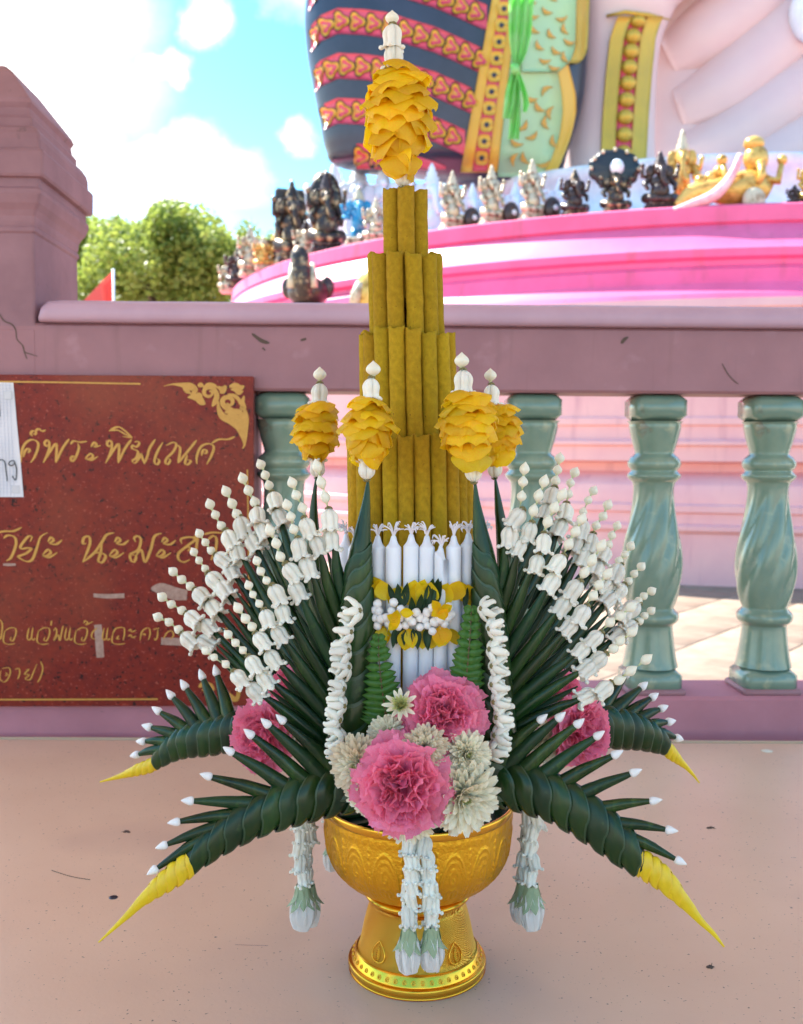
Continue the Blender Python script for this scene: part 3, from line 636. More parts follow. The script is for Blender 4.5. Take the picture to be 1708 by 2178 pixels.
# gold border with squared rosettes
def strip(e0, e1, y0, y1, n=24, c=4): return [[(e0(y)*(1-j/c)+e1(y)*j/c, y) for j in range(c+1)] for y in [y0+(y1-y0)*i/n for i in range(n+1)]]
gl_ = lambda y: 1046-.178*y*1.02; gr_ = lambda y: 1100-.115*y
obj('gold_border', patch(th, strip(gl_, gr_, -60, 366), .03), MT['yel'], tho)
gi = lambda y: 1064-.165*y; go = lambda y: 1086-.135*y
obj('red_inset', patch(th, strip(gi, go, -60, 364), .045), MT['red'], tho)
for i in range(-1, 11):
    y = 18+35.3*i
    if y > 350: break
    mb = MB(); cx_ = (gi(y)+go(y))/2
    pts = [(14*math.copysign(abs(math.cos(a))**.6, math.cos(a)), 15*math.copysign(abs(math.sin(a))**.6, math.sin(a))) for a in [2*math.pi*q/20 for q in range(20)]]
    poly_patch(th, cx_, y, pts, .06, mb, 0); poly_patch(th, cx_, y, [(5.5*math.cos(2*math.pi*q/14), 5.5*math.sin(2*math.pi*q/14)) for q in range(14)], .075, mb, 1)
    obj('square_rosette', mb, [MT['yel'], MT['navy']], tho)
# mint cloth, its gold edge, brush marks
def interp(t): return lambda y: next((a[1]+(b[1]-a[1])*(y-a[0])/(b[0]-a[0]) for a, b in zip(t, t[1:]) if a[0] <= y <= b[0]), t[0][1] if y < t[0][0] else t[-1][1])
me_l = lambda y: gr_(y)+1; me_r = interp([(120, 1180), (160, 1188), (200, 1195), (240, 1197), (290, 1190), (340, 1172), (378, 1150)])
ge_r = interp([(120, 1205), (160, 1215), (200, 1225), (240, 1226), (290, 1215), (340, 1196), (378, 1178)])
obj('mint_cloth', patch(th, strip(me_l, me_r, 120, 376), .03), MT['mint'], tho)
obj('gold_hem', patch(th, strip(me_r, ge_r, 120, 378), .04), MT['yel'], tho)
fl_l = lambda y: 1108+y*.02; fl_r = interp([(-60, 1230), (0, 1226), (100, 1224), (130, 1214), (150, 1190), (158, 1180)])
fh_r = interp([(-60, 1256), (0, 1254), (60, 1252), (110, 1249), (130, 1238), (136, 1225)])
obj('mint_flap', patch(th, strip(fl_l, fl_r, -60, 152), .09), MT['mint'], tho)
obj('gold_hem', patch(th, strip(fl_r, fh_r, -60, 134), .10), MT['gold2'], tho)
rr = random.Random(11)
marks = [(1100, 300, .4), (1120, 335, 1.1), (1155, 345, -.3), (1130, 285, -.5), (1165, 260, 1.4), (1110, 265, -.8), (1150, 225, .8), (1175, 240, 1.8), (1165, 195, 2.4), (1130, 205, .3), (1098, 340, 1.9), (1182, 300, 1.2), (1105, 225, 1.4),
         (1135, 30, .2), (1165, 20, .5), (1195, 35, -.2), (1140, 60, .8), (1175, 70, .9), (1205, 60, 1.2), (1150, 95, .9), (1185, 105, .6), (1212, 85, .3), (1160, 125, .1), (1180, 140, .2), (1205, 120, 1.2), (1130, 0, .4), (1180, -10, 1.1)]
for x, y, a in marks:
    s = 15 if y > 160 else 13; c_, s_ = math.cos(a), math.sin(a); g = []
    for i in range(7):
        t = i/6-.5; w = (1-abs(2*t))**.7*.33+.04; bx, by = 2*t*s, (1-(2*t)**2)*s*.55
        g.append([(x+c_*(bx)-s_*(by+q*w*s), y+s_*bx+c_*(by+q*w*s)) for q in (-1, 1)])
    obj('brush_mark', patch(th, g, .055 if y > 160 else .115, skirt=.01), MT['orange'], tho)
# leg with anklet and foot
lg = Body([(-140, 1170, 1620), (-60, 1182, 1530), (0, 1196, 1450), (40, 1204, 1425), (90, 1210, 1405), (160, 1212, 1396), (250, 1203, 1392), (340, 1192, 1392), (420, 1188, 1396), (470, 1188, 1400)], 14.9, .80)
ft = Body([(-140, 1330, 1960), (0, 1330, 1960), (200, 1320, 1960), (470, 1310, 1960)], 15.9, .34)
lgo = obj('leg', lg.solid(90), MT['skin'], statue)
obj('foot', ft.solid(90), MT['skin'], statue)
al = interp([(20, 1322), (40, 1312), (80, 1298), (160, 1289), (250, 1282), (400, 1276)]); ar = interp([(20, 1420), (40, 1408), (80, 1395), (160, 1387), (250, 1380), (400, 1372)])
a1 = lambda y: al(y)+30; a2 = lambda y: ar(y)-33
obj('anklet_band', patch(lg, strip(al, a1, 34, 420), .10, skirt=.1), MT['gold2'], lgo)
obj('anklet_band', patch(lg, strip(a2, ar, 34, 420), .10, skirt=.1), MT['gold2'], lgo)
obj('anklet_inset', patch(lg, strip(a1, a2, 34, 420), .06, skirt=.06), MT['red'], lgo)
for i in range(10):
    y = 46+30.5*i+i*i*.55
    if y > 410: break
    p = lg.hit((a1(y)+a2(y))/2, y, .07); mb = MB(); ellipsoid(p, (.115, .10, .105 if i else .08), 18, 11, mb=mb)
    obj('anklet_boss', mb, MT['gold2'], lgo)
mb = MB(); tube([lg.hit(1290, 34, .05), lg.hit(1330, 26, .12), lg.hit(1380, 32, .12), lg.hit(1425, 42, .05)], [.02, .03, .03, .01], 8, mb=mb); obj('anklet_rim', mb, MT['gold2'], lgo)
for q, (pts, rad) in enumerate(((((1420, 130), (1490, 90), (1560, 40), (1640, -40)), (.25, .42, .45, .45)), (((1440, 240), (1530, 200), (1610, 130), (1700, 50)), (.25, .42, .45, .42)),
                 (((1450, 330), (1540, 300), (1625, 240), (1720, 170)), (.22, .36, .40, .38)), (((1500, 400), (1570, 378), (1640, 335), (1720, 285)), (.18, .30, .34, .32)))):
    pp_ = [ft.hit(x, y, -.22) for x, y in pts]; cs = catmull([(*p, r+.10) for p, r in zip(pp_, rad)], 14)
    mb = tube([c[:3] for c in cs], [c[3] for c in cs], 20); obj('toe', mb, MT['skin'], lgo)
for (x, y, s) in ((1726, 30, .40),):
    mb = MB(); ellipsoid(ft.hit(x, y, .35), (s*.8, .2, s), 20, 11, mb=mb); obj('toenail', mb, MT['white'], lgo)
# upper body mass seen at the very top right
mb = MB(); ellipsoid(P(1400, -120, 16.2), (2.0, 1.0, .93), 30, 15, mb=mb); obj('belly', mb, MT['skin'], statue)
# white lotus seat
mb = MB(); lathe([(5.6, ZT-.0), (5.7, ZT+.12), (5.75, ZT+.3), (5.55, ZT+.55), (5.4, ZT+.8), (5.55, ZT+1.0), (5.65, ZT+1.12), (5.5, ZT+1.2), (.1, ZT+1.2)], 240, fr=lambda a, t: 1+.02*abs(math.sin(26*a))*(1 if t < .85 else 0), mb=mb)
obj('lotus_seat', mb, MT['white'], statue, M=Matrix.Translation(PC))

# scarf tied over the thigh
MT['scarf'] = mat('lime_chiffon', (.30, .85, .20), .5, trans=.6, col2=(.55, .88, .42), nscale=4)
scarf = thing('green_scarf', 'bright lime green chiffon scarf knotted and hanging over the patterned cloth', 'scarf', tuple(P(1098, 160, 12.9)))
def ribbon(pts, wid, D, folds=3, amp=.05):
    mb = MB(); cs = catmull([(*p, w) for p, w in zip(pts, wid)], 30)
    for i, (x, y, w) in enumerate(cs):
        for j in range(13):
            u = j/12-.5; p = P(x+u*w, y, D+amp*math.sin(u*math.pi*2*folds+i*.12)*(1 if abs(u) < .5 else .5)); mb.v.append(tuple(p))
    mb.f += grid_faces(30, 13); mb.m += [0]*len(mb.f); n = len(mb.v)
    mb.v += [(a, b+.008, c) for a, b, c in mb.v]; mb.f += [tuple(n+k for k in f[::-1]) for f in grid_faces(30, 13)]; mb.m += [0]*(29*12); return mb
obj('drape', ribbon([(1112, -40), (1108, 20), (1106, 80), (1102, 125), (1096, 146)], [62, 52, 46, 26, 13], 12.95), MT['scarf'], scarf)
obj('tail', ribbon([(1094, 150), (1088, 190), (1084, 230), (1080, 252)], [12, 24, 26, 22], 12.93, 2), MT['scarf'], scarf)
obj('tail', ribbon([(1097, 150), (1098, 200), (1096, 250), (1092, 296)], [10, 18, 22, 24], 12.98, 2), MT['scarf'], scarf)
obj('tail', ribbon([(1099, 150), (1110, 180), (1119, 215), (1116, 238)], [8, 12, 13, 9], 12.9, 1), MT['scarf'], scarf)
mb = MB(); ellipsoid(P(1096, 147, 12.9), (.055, .05, .07), 14, 9, mb=mb); tube([P(1088, 138, 12.9), P(1100, 150, 12.86), P(1104, 158, 12.9)], [.03, .035, .02], 8, mb=mb); obj('knot', mb, MT['scarf'], scarf)

# ---- statuettes
MT['antique'] = mat('antique_bronze', (.045, .030, .024), .38, col2=(.46, .32, .16), nscale=9, lo=.52, hi=.62, bump=.6, bscale=22, metal=.3)
MT['silver'] = mat('silver_gilt', (.60, .50, .33), .34, col2=(.15, .10, .06), nscale=9, lo=.52, hi=.62, bump=.7, bscale=24, metal=.3)
MT['brown'] = mat('dark_brown_resin', (.045, .022, .016), .35, col2=(.16, .10, .07), nscale=12, lo=.56, hi=.66, bump=.7, bscale=26)
MT['sgold'] = mat('shiny_gold_resin', (.72, .43, .10), .32, col2=(.42, .20, .03), nscale=9, lo=.5, hi=.62, bump=.7, bscale=20, metal=.3)
MT['blue'] = mat('turquoise_paint', (.02, .25, .46), .35, col2=(.30, .50, .58), nscale=10, lo=.56, hi=.64, bump=.6, bscale=22)
MT['cream'] = mat('cream_resin', (.62, .52, .36), .45, col2=(.34, .24, .13), nscale=9, lo=.5, hi=.64, bump=.7, bscale=22)
MT['black'] = mat('black_paint', (.02, .02, .024), .3)
GR = 'statuettes standing on the rim of the pink platform'
ST = {}
def statuette_meshes(m1, m2, pose=0):
    key = (m1, m2, pose)
    if key in ST: return ST[key]
    b = MB(); b.merge(box(-.24, .24, -.17, .17, 0, .10, .02)); b.merge(box(-.21, .21, -.15, .15, .10, .16, .015))
    for i in range(7): ellipsoid((-.2+.066*i, -.17, .07), (.03, .02, .03), 8, 5, mb=b)
    y = MB()
    if pose == 0:
        ellipsoid((0, -.03, .34), (.155, .14, .16), mb=y); ellipsoid((0, 0, .49), (.16, .11, .12), mb=y)
        for s in (-1, 1):
            tube([(s*.08, .0, .23), (s*.22, -.06, .22), (s*.10, -.16, .20), (-s*.02, -.17, .19)], [.08, .085, .06, .04], 10, mb=y)
            tube([(s*.13, .0, .56), (s*.24, -.02, .46), (s*.21, -.12, .36)], [.05, .045, .035], 8, mb=y)
            tube([(s*.13, .03, .58), (s*.27, .03, .60), (s*.28, -.02, .72)], [.045, .04, .03], 8, mb=y); ellipsoid((s*.28, -.03, .75), .04, 8, 6, mb=y)
    else:
        ellipsoid((0, -.02, .42), (.13, .12, .17), mb=y); ellipsoid((0, 0, .55), (.14, .10, .10), mb=y)
        for s in (-1, 1):
            tube([(s*.06, 0, .30), (s*.09, -.03, .22), (s*.09, -.05, .15)], [.07, .055, .045], 10, mb=y)
            tube([(s*.12, 0, .58), (s*.25, -.01, .50), (s*.16, -.13, .46)], [.05, .045, .03], 8, mb=y)
            tube([(s*.12, .02, .60), (s*.27, .02, .58), (s*.30, -.02, .70)], [.045, .04, .035], 8, mb=y)
    h = MB(); ellipsoid((0, -.04, .69), (.105, .10, .105), 16, 10, mb=h)
    for s in (-1, 1): ellipsoid((s*.14, .01, .68), (.085, .025, .10), 12, 8, mb=h); tube([(s*.05, -.12, .65), (s*.07, -.18, .61)], [.018, .008], 6, mb=h)
    tk = catmull([(0, -.10, .70, .055), (.0, -.17, .62, .046), (.01, -.19, .50, .038), (.05, -.20, .42, .03), (.10, -.20, .44, .022)], 14); tube([q[:3] for q in tk], [q[3] for q in tk], 10, mb=h)
    c = MB(); lathe([(.11, .755), (.115, .78), (.085, .80), (.095, .83), (.065, .86), (.07, .89), (.04, .92), (.045, .94), (.012, 1.0)], 14, mb=c, cap=True)
    ST[key] = [('base', b.mesh('base', MT[m2])), ('body', y.mesh('body', MT[m1])), ('head', h.mesh('head', MT[m1])), ('crown', c.mesh('crown', MT[m2]))]
    return ST[key]
def stat(x, top, bot, r, m1, m2, label, wx=1.0, pose=0, rot=0, extra=None, group=GR, z0=None):
    wx *= 1.1
    if x < 570: r = 7.96
    D = ledgeD(x, r); zb = ZT if z0 is None else z0; zb_y = P(x, bot, D).z
    ztop = P(x, top-9, D).z; h = max(.2, ztop-zb); base = P(x, 900, D); base.z = zb
    M = Matrix.Translation(base) @ Matrix.Rotation(rot, 4, 'Z') @ Matrix.Diagonal((h*wx, h*wx, h, 1))
    e = thing('statuette', label, 'statuette', tuple(base), group)
    for n, me in statuette_meshes(m1, m2, pose): link(bpy.data.objects.new(n, me), M, e)
    if extra == 'halo':
        mb = MB(); lathe([(.02, .04), (.22, .03), (.27, 0), (.25, -.04), (.02, -.05)], 24, mb=mb, M=Matrix.Translation((0, .14, .62)) @ Matrix.Rotation(math.pi/2, 4, 'X') @ Matrix.Diagonal((1, 1.5, 1, 1)), cap=True)
        obj('back_plate', mb, MT[m1], e, M=M)
    if extra == 'throne':
        obj('back_plate', box(-.22, .24, .12, .20, .1, .92, .03), MT[m1], e, M=M, smooth=False)
    if extra == 'hood':
        mb = MB(); lathe([(.02, .03), (.30, .02), (.40, 0), (.38, -.03), (.02, -.05)], 56, fr=lambda a, t: 1+.10*abs(math.cos(4.5*a)), mb=mb, M=Matrix.Translation((0, .12, .98)) @ Matrix.Rotation(math.pi/2, 4, 'X') @ Matrix.Diagonal((1.15, .95, 1, 1)), cap=True)
        obj('serpent_hood', mb, MT['black'], e, M=M)
        for k in range(7):
            a = math.pi*(k/6); mb = MB(); ellipsoid((.44*math.cos(a), .09, .98+.38*math.sin(a)), (.035, .035, .045), 8, 6, mb=mb); obj('serpent_head', mb, MT['cream'], e, M=M)
        mb = MB(); ellipsoid((.02, -.0, .98), (.13, .10, .16), 14, 9, mb=mb); obj('pale_face', mb, MT['white'], e, M=M)
    if extra == 'drum':
        mb = MB(); ellipsoid((.38, -.16, .22), (.19, .14, .20), 18, 11, mb=mb, m=0); ellipsoid((.37, -.30, .23), (.06, .02, .045), 10, 7, mb=mb, m=1); obj('round_drum', mb, [MT['brown'], MT['white']], e, M=M)
    return e
L_ = 7.72
stat(492, 558, 600, L_, 'silver', 'cream', 'tiny pale worn statuette at the far left end of the platform rim', 1.1)
stat(508, 535, 590, L_, 'brown', 'antique', 'small dark statuette second from the left end of the rim', 1.0, rot=.3)
stat(534, 489, 575, L_, 'silver', 'silver', 'pale crowned statuette behind the tiny gold one at left', .8, rot=.4)
stat(562, 512, 566, L_, 'sgold', 'cream', 'tiny bright gold statuette beside the tall black one', 1.0, rot=.2)
stat(590, 500, 555, 7.7, 'antique', 'sgold', 'low dark statuette with golden trim left of the tall black one', 1.3, rot=.5)
stat(622, 391, 535, L_, 'antique', 'antique', 'tall black statuette with golden face before a square throne back', .72, rot=.35, extra='throne')
stat(650, 478, 532, L_, 'silver', 'brown', 'small silver statuette squeezed between two tall dark ones', 1.0)
stat(694, 372, 528, L_, 'antique', 'brown', 'tallest dark brown statuette with an oval back plate', .72, rot=.2, extra='halo')
stat(762, 405, 520, L_, 'blue', 'silver', 'turquoise blue standing statuette with silver details', .85, pose=1, rot=.1)
stat(798, 430, 516, L_, 'silver', 'cream', 'worn silver statuette just left of the incense tower', .9)
stat(958, 372, 502, L_, 'silver', 'cream', 'silver gilt statuette with round drum, first right of the incense tower', .72, rot=.45, extra='drum')
stat(1040, 360, 492, L_, 'silver', 'cream', 'silver gilt statuette with round drum, middle one of three alike', .72, rot=.45, extra='drum')
stat(1125, 347, 484, L_, 'silver', 'cream', 'silver gilt statuette with round drum, standing before the gold hem', .72, rot=.45, extra='drum')
stat(1214, 368, 474, L_, 'brown', 'antique', 'dark brown many armed statuette beside a raised blade', .95, rot=.2)
stat(1300, 362, 468, L_, 'antique', 'antique', 'dark statuette under a wide black serpent hood', 1.0, extra='hood')
stat(1392, 330, 463, L_, 'brown', 'brown', 'dark chocolate statuette with thin gold crown before the golden one', .95, pose=0)
stat(1438, 284, 462, 7.2, 'sgold', 'cream', 'big pale gold statuette standing behind the chocolate one', .65, pose=1, rot=-.2)
stat(1706, 345, 450, L_, 'sgold', 'brown', 'gold statuette on a dark base cut by the right picture edge', .8)
stat(1675, 400, 452, L_, 'brown', 'black', 'small dark figure between the reclining gold one and the last one', 1.1)
GW = 'white plaster statuettes in the second row'
for (x, t, lb) in ((712, 352, 'white plaster statuette at the left end behind the tall brown one'), (762, 346, 'white plaster statuette behind the turquoise one'), (812, 356, 'white plaster statuette behind the incense tower on its left'),
                   (862, 350, 'white plaster statuette right behind the incense tower'), (915, 356, 'white plaster statuette right of the incense tower'), (1000, 398, 'low white plaster statuette between two silver ones'),
                   (1090, 396, 'low white plaster statuette left of the third silver one'), (1182, 388, 'low white plaster statuette right of the third silver one')):
    stat(x, t, 440, 6.8, 'white', 'white', lb, .8, rot=.2, group=GW)
# reclining gold figure with pink cloth
D = ledgeD(1560, 7.65); rc = thing('reclining_statuette', 'gold reclining many armed figure with a pink cloth on a beaded base', 'statuette', tuple(P(1560, 455, D)))
q = lambda x, y, dd=0: P(x, y, D+dd); px = PX(D)
mb = MB(); tube([q(1425, 452), q(1520, 450), q(1684, 446)], [8*px, 9*px, 9*px], 8, flat=1.5, mb=mb); obj('base', mb, MT['sgold'], rc)
for i in range(9):
    mb = MB(); ellipsoid(q(1478+15*i, 447, -.14), 5.5*px, 10, 7, mb=mb); obj('bead', mb, MT['sgold'], rc)
mb = MB(); cs = catmull([(*q(1440, 440), 10*px), (*q(1470, 415), 20*px), (*q(1510, 405), 24*px), (*q(1560, 405), 34*px), (*q(1600, 400), 38*px), (*q(1630, 412), 30*px)], 20); tube([c[:3] for c in cs], [c[3] for c in cs], 16, mb=mb)
for x, y in ((1490, 385), (1512, 378), (1530, 365)): ellipsoid(q(x, y), 13*px, 12, 8, mb=mb)
for s in (-1, 1): tube([q(1600+20*s, 380, -.1), q(1600+55*s, 385, -.15), q(1600+62*s, 350, -.12)], [10*px, 9*px, 6*px], 10, mb=mb); ellipsoid(q(1600+64*s, 340, -.1), 11*px, 10, 7, mb=mb)
obj('body', mb, MT['sgold'], rc)
mb = MB(); ellipsoid(q(1608, 338), (26*px, 24*px, 30*px), 18, 12, mb=mb); ellipsoid(q(1604, 306), (22*px, 20*px, 16*px), 14, 9, mb=mb); tube([q(1618, 345, -.15), q(1622, 372, -.22), q(1612, 392, -.2)], [10*px, 8*px, 5*px], 8, mb=mb); obj('head', mb, MT['sgold'], rc)
mb = MB(); ellipsoid(q(1604, 425, -.2), (24*px, 12*px, 26*px), 18, 12, mb=mb); obj('round_drum', mb, MT['cream'], rc)
MT['pinkcloth'] = mat('pink_shiny_cloth', (.80, .30, .34), .4, col2=(.82, .62, .58), nscale=6)
cs = catmull([(*q(1432, 448, -.2), 6*px), (*q(1470, 436, -.22), 10*px), (*q(1520, 415, -.25), 12*px), (*q(1555, 375, -.22), 9*px), (*q(1575, 330, -.15), 7*px)], 18); obj('pink_cloth', tube([c[:3] for c in cs], [c[3] for c in cs], 12), MT['pinkcloth'], rc)
# elephant with raised trunk and gold lump on the lower ledge
ZL = 2.86
D = ledgeD(652, 8.84); q = lambda x, y, dd=0: P(x, y, D+dd); px = PX(D)
el = thing('elephant_statue', 'dark brown elephant figure with its ringed trunk raised, seen over the coping', 'statuette', tuple(q(652, 700)))
mb = MB(); ellipsoid(q(655, 622), (44*px, 40*px, 34*px), 20, 12, mb=mb); ellipsoid(q(655, 672), (40*px, 40*px, 40*px), 20, 12, mb=mb); obj('body', mb, MT['brown'], el)
cs = catmull([(*q(648, 625, -.15), 20*px), (*q(644, 600, -.2), 19*px), (*q(640, 565, -.2), 19*px), (*q(637, 542, -.18), 18*px), (*q(636, 528, -.12), 9*px)], 30)
obj('trunk', tube([c[:3] for c in cs], [c[3]*(1+.05*math.sin(i*2.2)) for i, c in enumerate(cs)], 14), MT['antique'], el)
for s, x in ((-1, 622), (1, 664)):
    mb = tube([q(x, 560, -.12), q(x+2*s, 590, -.2), q(x+3*s, 612, -.2)], [4*px, 8*px, 9*px], 10); obj('tusk', mb, MT['cream'], el)
    mb = MB(); ellipsoid(q(655+40*s, 612, .02), (16*px, 8*px, 24*px), 14, 9, mb=mb); obj('ear', mb, MT['brown'], el)
D = ledgeD(790, 8.84); gq = thing('gold_statue', 'rounded golden figure half hidden between coping and incense tower', 'statuette', tuple(P(785, 640, D))); px = PX(D)
mb = MB(); ellipsoid(P(792, 625, D), (36*px, 30*px, 56*px), 20, 12, mb=mb); ellipsoid(P(790, 680, D), (44*px, 30*px, 44*px), 20, 12, mb=mb); obj('body', mb, MT['sgold'], gq)
mb = MB(); tube([P(766, 600, D-.1), P(758, 625, D-.1), P(754, 650, D-.05)], [8*px, 12*px, 12*px], 10, mb=mb); obj('arm', mb, MT['cream'], gq)

# ---- trees and pennant
MT['tleaf'] = mat('sunlit_foliage', (.32, .37, .07), .5, col2=(.20, .27, .05), nscale=1.2, trans=.5)
MT['bark'] = mat('bark', (.12, .09, .06), .8, bump=.4, bscale=8)
def tree(x, y, D, rx, rz, n, label, seed, bottom=0):
    rr = random.Random(seed); c = P(x, y, D); t = thing('tree', label, 'tree', (c.x, c.y, 0))
    mb = MB(); br = MB(); tube([(c.x, c.y, 0), (c.x+.1, c.y, c.z*.4), (c.x, c.y, c.z)], [.28, .2, .1], 10, mb=br)
    cl = []
    for k in range(26):
        a, e = rr.uniform(0, 6.28), rr.uniform(-.5, 1.3); q = rr.uniform(.45, 1)
        o = c+Vector((math.cos(a)*math.cos(e)*rx*q, math.sin(a)*math.cos(e)*rx*q, math.sin(e)*rz*q)); cl.append((o, rr.uniform(.32, .62)*rz*.55))
        m1 = c+(o-c)*.4+Vector((0, 0, -.5)); tube([(c.x, c.y, c.z-1.2), m1, o], [.09, .05, .015], 6, mb=br)
        for _ in range(3):
            d = Vector((rr.gauss(0, 1), rr.gauss(0, 1), abs(rr.gauss(0, 1)))).normalized()*rz*.42; tube([o, o+d*.6, o+d], [.02, .012, .005], 4, mb=br)
    for i in range(n):
        o, s = rr.choice(cl); d = Vector((rr.gauss(0, 1), rr.gauss(0, 1), rr.gauss(0, .8))); d = d.normalized()*s*rr.random()**.4*1.5
        p = o+d; L1 = rr.uniform(.07, .15); A = Vector((rr.gauss(0, 1), rr.gauss(0, 1), rr.gauss(0, .6))).normalized(); B = A.cross(Vector((rr.gauss(0, 1), rr.gauss(0, 1), rr.gauss(0, 1)))).normalized()
        mb.add([p-A*L1, p+B*L1*.5, p+A*L1, p-B*L1*.5], [(0, 1, 2, 3)])
    cr = obj('crown', mb, MT['tleaf'], t); obj('trunk', br, MT['bark'], t)
tree(345, 606, 32, 2.75, 2.35, 34000, 'bright yellow green tree rising behind the coping at left', 3)
tree(215, 600, 34, 1.6, 2.0, 12000, 'lower yellow green tree touching the pink pedestal', 5)
tree(590, 560, 46, 2.2, 1.8, 6000, 'distant green treetop glimpsed behind the small statuettes', 8)
D = 9.0; pn = thing('pennant', 'small red and white pennant poking above the coping beside the tree', 'flag', tuple(P(235, 640, D)))
mb = MB(); vs = [P(238, 578, D), P(241, 650, D), P(168, 650, D+.1), P(215, 600, D-.05), P(222, 650, D-.1)]
mb.add(vs, [(0, 3, 4, 1), (3, 2, 4)], 0); mb.add([v+Vector((0, .012, 0)) for v in vs], [(1, 4, 3, 0), (4, 2, 3)], 0)
obj('cloth', mb, mat('red_flag_cloth', (.70, .10, .07), .6, trans=.4), pn, smooth=False)
obj('pole', tube([P(241, 572, D), Vector((P(241, 572, D).x, D, 0))], [.012, .014], 8), MT['white'], pn)
# ================================================================== the offering: gold footed bowl
DB = 1.25; PXB = DB/F
BX = P(887, 2048, DB).x
def zy(y, D=DB): return P(887, y, D).z
def hatch(m, scale=900, ang=40, strength=.5):
    N = m.node_tree.nodes; L = m.node_tree.links; tc = N.new('ShaderNodeTexCoord'); mp = N.new('ShaderNodeMapping'); mp.inputs['Rotation'].default_value = (0, R(ang), R(20))
    w = N.new('ShaderNodeTexWave'); w.inputs['Scale'].default_value = scale; w.inputs['Distortion'].default_value = 2.5; w.inputs['Detail'].default_value = 1
    b = N.new('ShaderNodeBump'); b.inputs['Strength'].default_value = strength; b.inputs['Distance'].default_value = .0012
    L.new(tc.outputs['Object'], mp.inputs[0]); L.new(mp.outputs[0], w.inputs[0]); L.new(w.outputs['Fac'], b.inputs['Height']); L.new(b.outputs[0], N['Principled BSDF'].inputs['Normal'])
hatch(MT['goldhatch'], 300, strength=.7)
bowl = thing('footed_bowl', 'gold footed bowl with embossed arches standing on the cream table', 'bowl', (BX, DB, TZ))
MBW = Matrix.Translation((BX, DB, 0))
def gp(lst): return [(r*PXB, max(zy(y), TZ+.0006)) for r, y in lst]
rimp = gp([(150, 1746), (196, 1721), (199, 1702), (201, 1697), (207, 1696), (209, 1700), (208, 1708), (205, 1714)])
obj('rim', lathe([tuple(c) for c in catmull(rimp, 24)], 160), MT['gold'], bowl, M=MBW)
bp = catmull(gp([(205, 1713), (204, 1735), (203, 1760), (200, 1788), (195, 1808), (185, 1827), (172, 1844), (155, 1858), (134, 1871), (116, 1880), (103, 1884)]), 110)
mb = MB(); NP = 18; seg = 864
def emb(u, v):
    """relief of the bowl: u along one panel 0..1, v 0 at the rim .. 1 at the bottom"""
    a = abs(u-.5)*2; h = 0
    h += .8*math.exp(-((1-a)/.07)**2)*(.55+.45*math.cos(v*2*math.pi*17)) if .10 < v < .9 else 0
    top = .14+.30*a**2.2
    for k, o in enumerate((0, .055)):
        e = v-top-o; s = (a-(.80-.12*k))
        h += (.75-.3*k)*math.exp(-(e/.016)**2)*(1 if a < .8-.1*k else 0)
        h += (.6-.2*k)*math.exp(-(s/.035)**2)*(1 if top+o < v < .86 else 0)
    if v > top+.07 and a < .62 and v < .86:
        x, y = (u-.5)*5.2, (v-.5)*9
        for cx, cy, sg in ((0, -1.5, 1), (-.55, .2, 1), (.55, .2, -1), (0, 1.9, -1)):
            r = math.hypot(x-cx, y-cy); t = math.atan2(y-cy, (x-cx)*sg)
            if r < 1.15: h += .55*max(0, math.sin(r*8.5-t))*math.exp(-(r/1.0)**4)
    if v < .10: h += .45*abs(math.sin(u*math.pi*4))*math.exp(-((v-.055)/.028)**2)
    if v > .88: h += .4*abs(math.sin(u*math.pi*3))*math.exp(-((v-.93)/.03)**2)
    return h
for i, (r, z) in enumerate(bp):
    v = i/(len(bp)-1)
    for j in range(seg):
        u = (j*NP/seg) % 1; rr_ = r+.0014*emb(u, v); a = 2*math.pi*j/seg-math.pi/2-math.pi/NP
        mb.v.append((rr_*math.cos(a), rr_*math.sin(a), z))
mb.f += grid_faces(len(bp), seg, True); mb.m += [0]*len(mb.f)
obj('cup', mb, MT['goldbowl'], bowl, M=MBW)
obj('neck_ring', lathe([tuple(c) for c in catmull(gp([(100, 1883), (112, 1886), (117, 1892), (112, 1899), (97, 1903), (86, 1906), (83, 1910), (83, 1914)]), 40)], 120), MT['gold'], bowl, M=MBW)
obj('foot', lathe([tuple(c) for c in catmull(gp([(82, 1909), (93, 1909), (102, 1913), (107, 1924), (112, 1941), (117, 1960), (122, 1983), (126, 2000), (131, 2012)]), 60)], 160), MT['goldhatch'], bowl, M=MBW)
fl = gp([(131, 2008), (134, 2010), (136, 2013), (143, 2027), (144, 2029), (149, 2031), (151, 2034), (151, 2042), (147, 2044), (147, 2050), (150, 2054)])
obj('flange', lathe([tuple(c) for c in catmull(fl, 50)], 160), MT['gold'], bowl, M=MBW)
rb = MB(); tor = []
for i in range(14):
    for j in range(6):
        a, b = 2*math.pi*i/14, 2*math.pi*j/6; q = 1+.12*(i % 2); tor.append(((3.6*q+1.1*math.cos(b))*math.cos(a), (4.2*q+1.1*math.cos(b))*math.sin(a), 1.1*math.sin(b)))
rb.v = tor; rb.f = [(i*6+j, i*6+(j+1) % 6, ((i+1) % 14)*6+(j+1) % 6, ((i+1) % 14)*6+j) for i in range(14) for j in range(6)]; rb.m = [0]*len(rb.f)
ellipsoid((0, 0, 0), (1.6, 1.8, 1.3), 8, 5, mb=rb); rme = rb.mesh('rosette', MT['gold'])
r1, z1 = 140.5*PXB, zy(2020)
for k in range(46):
    a = 2*math.pi*k/46; n = Vector((math.cos(a)*.8, math.sin(a)*.8, .55))
    link(bpy.data.objects.new('rosette', rme), MBW @ frame((r1*math.cos(a), r1*math.sin(a), z1), n, s=PXB*.92), bowl)
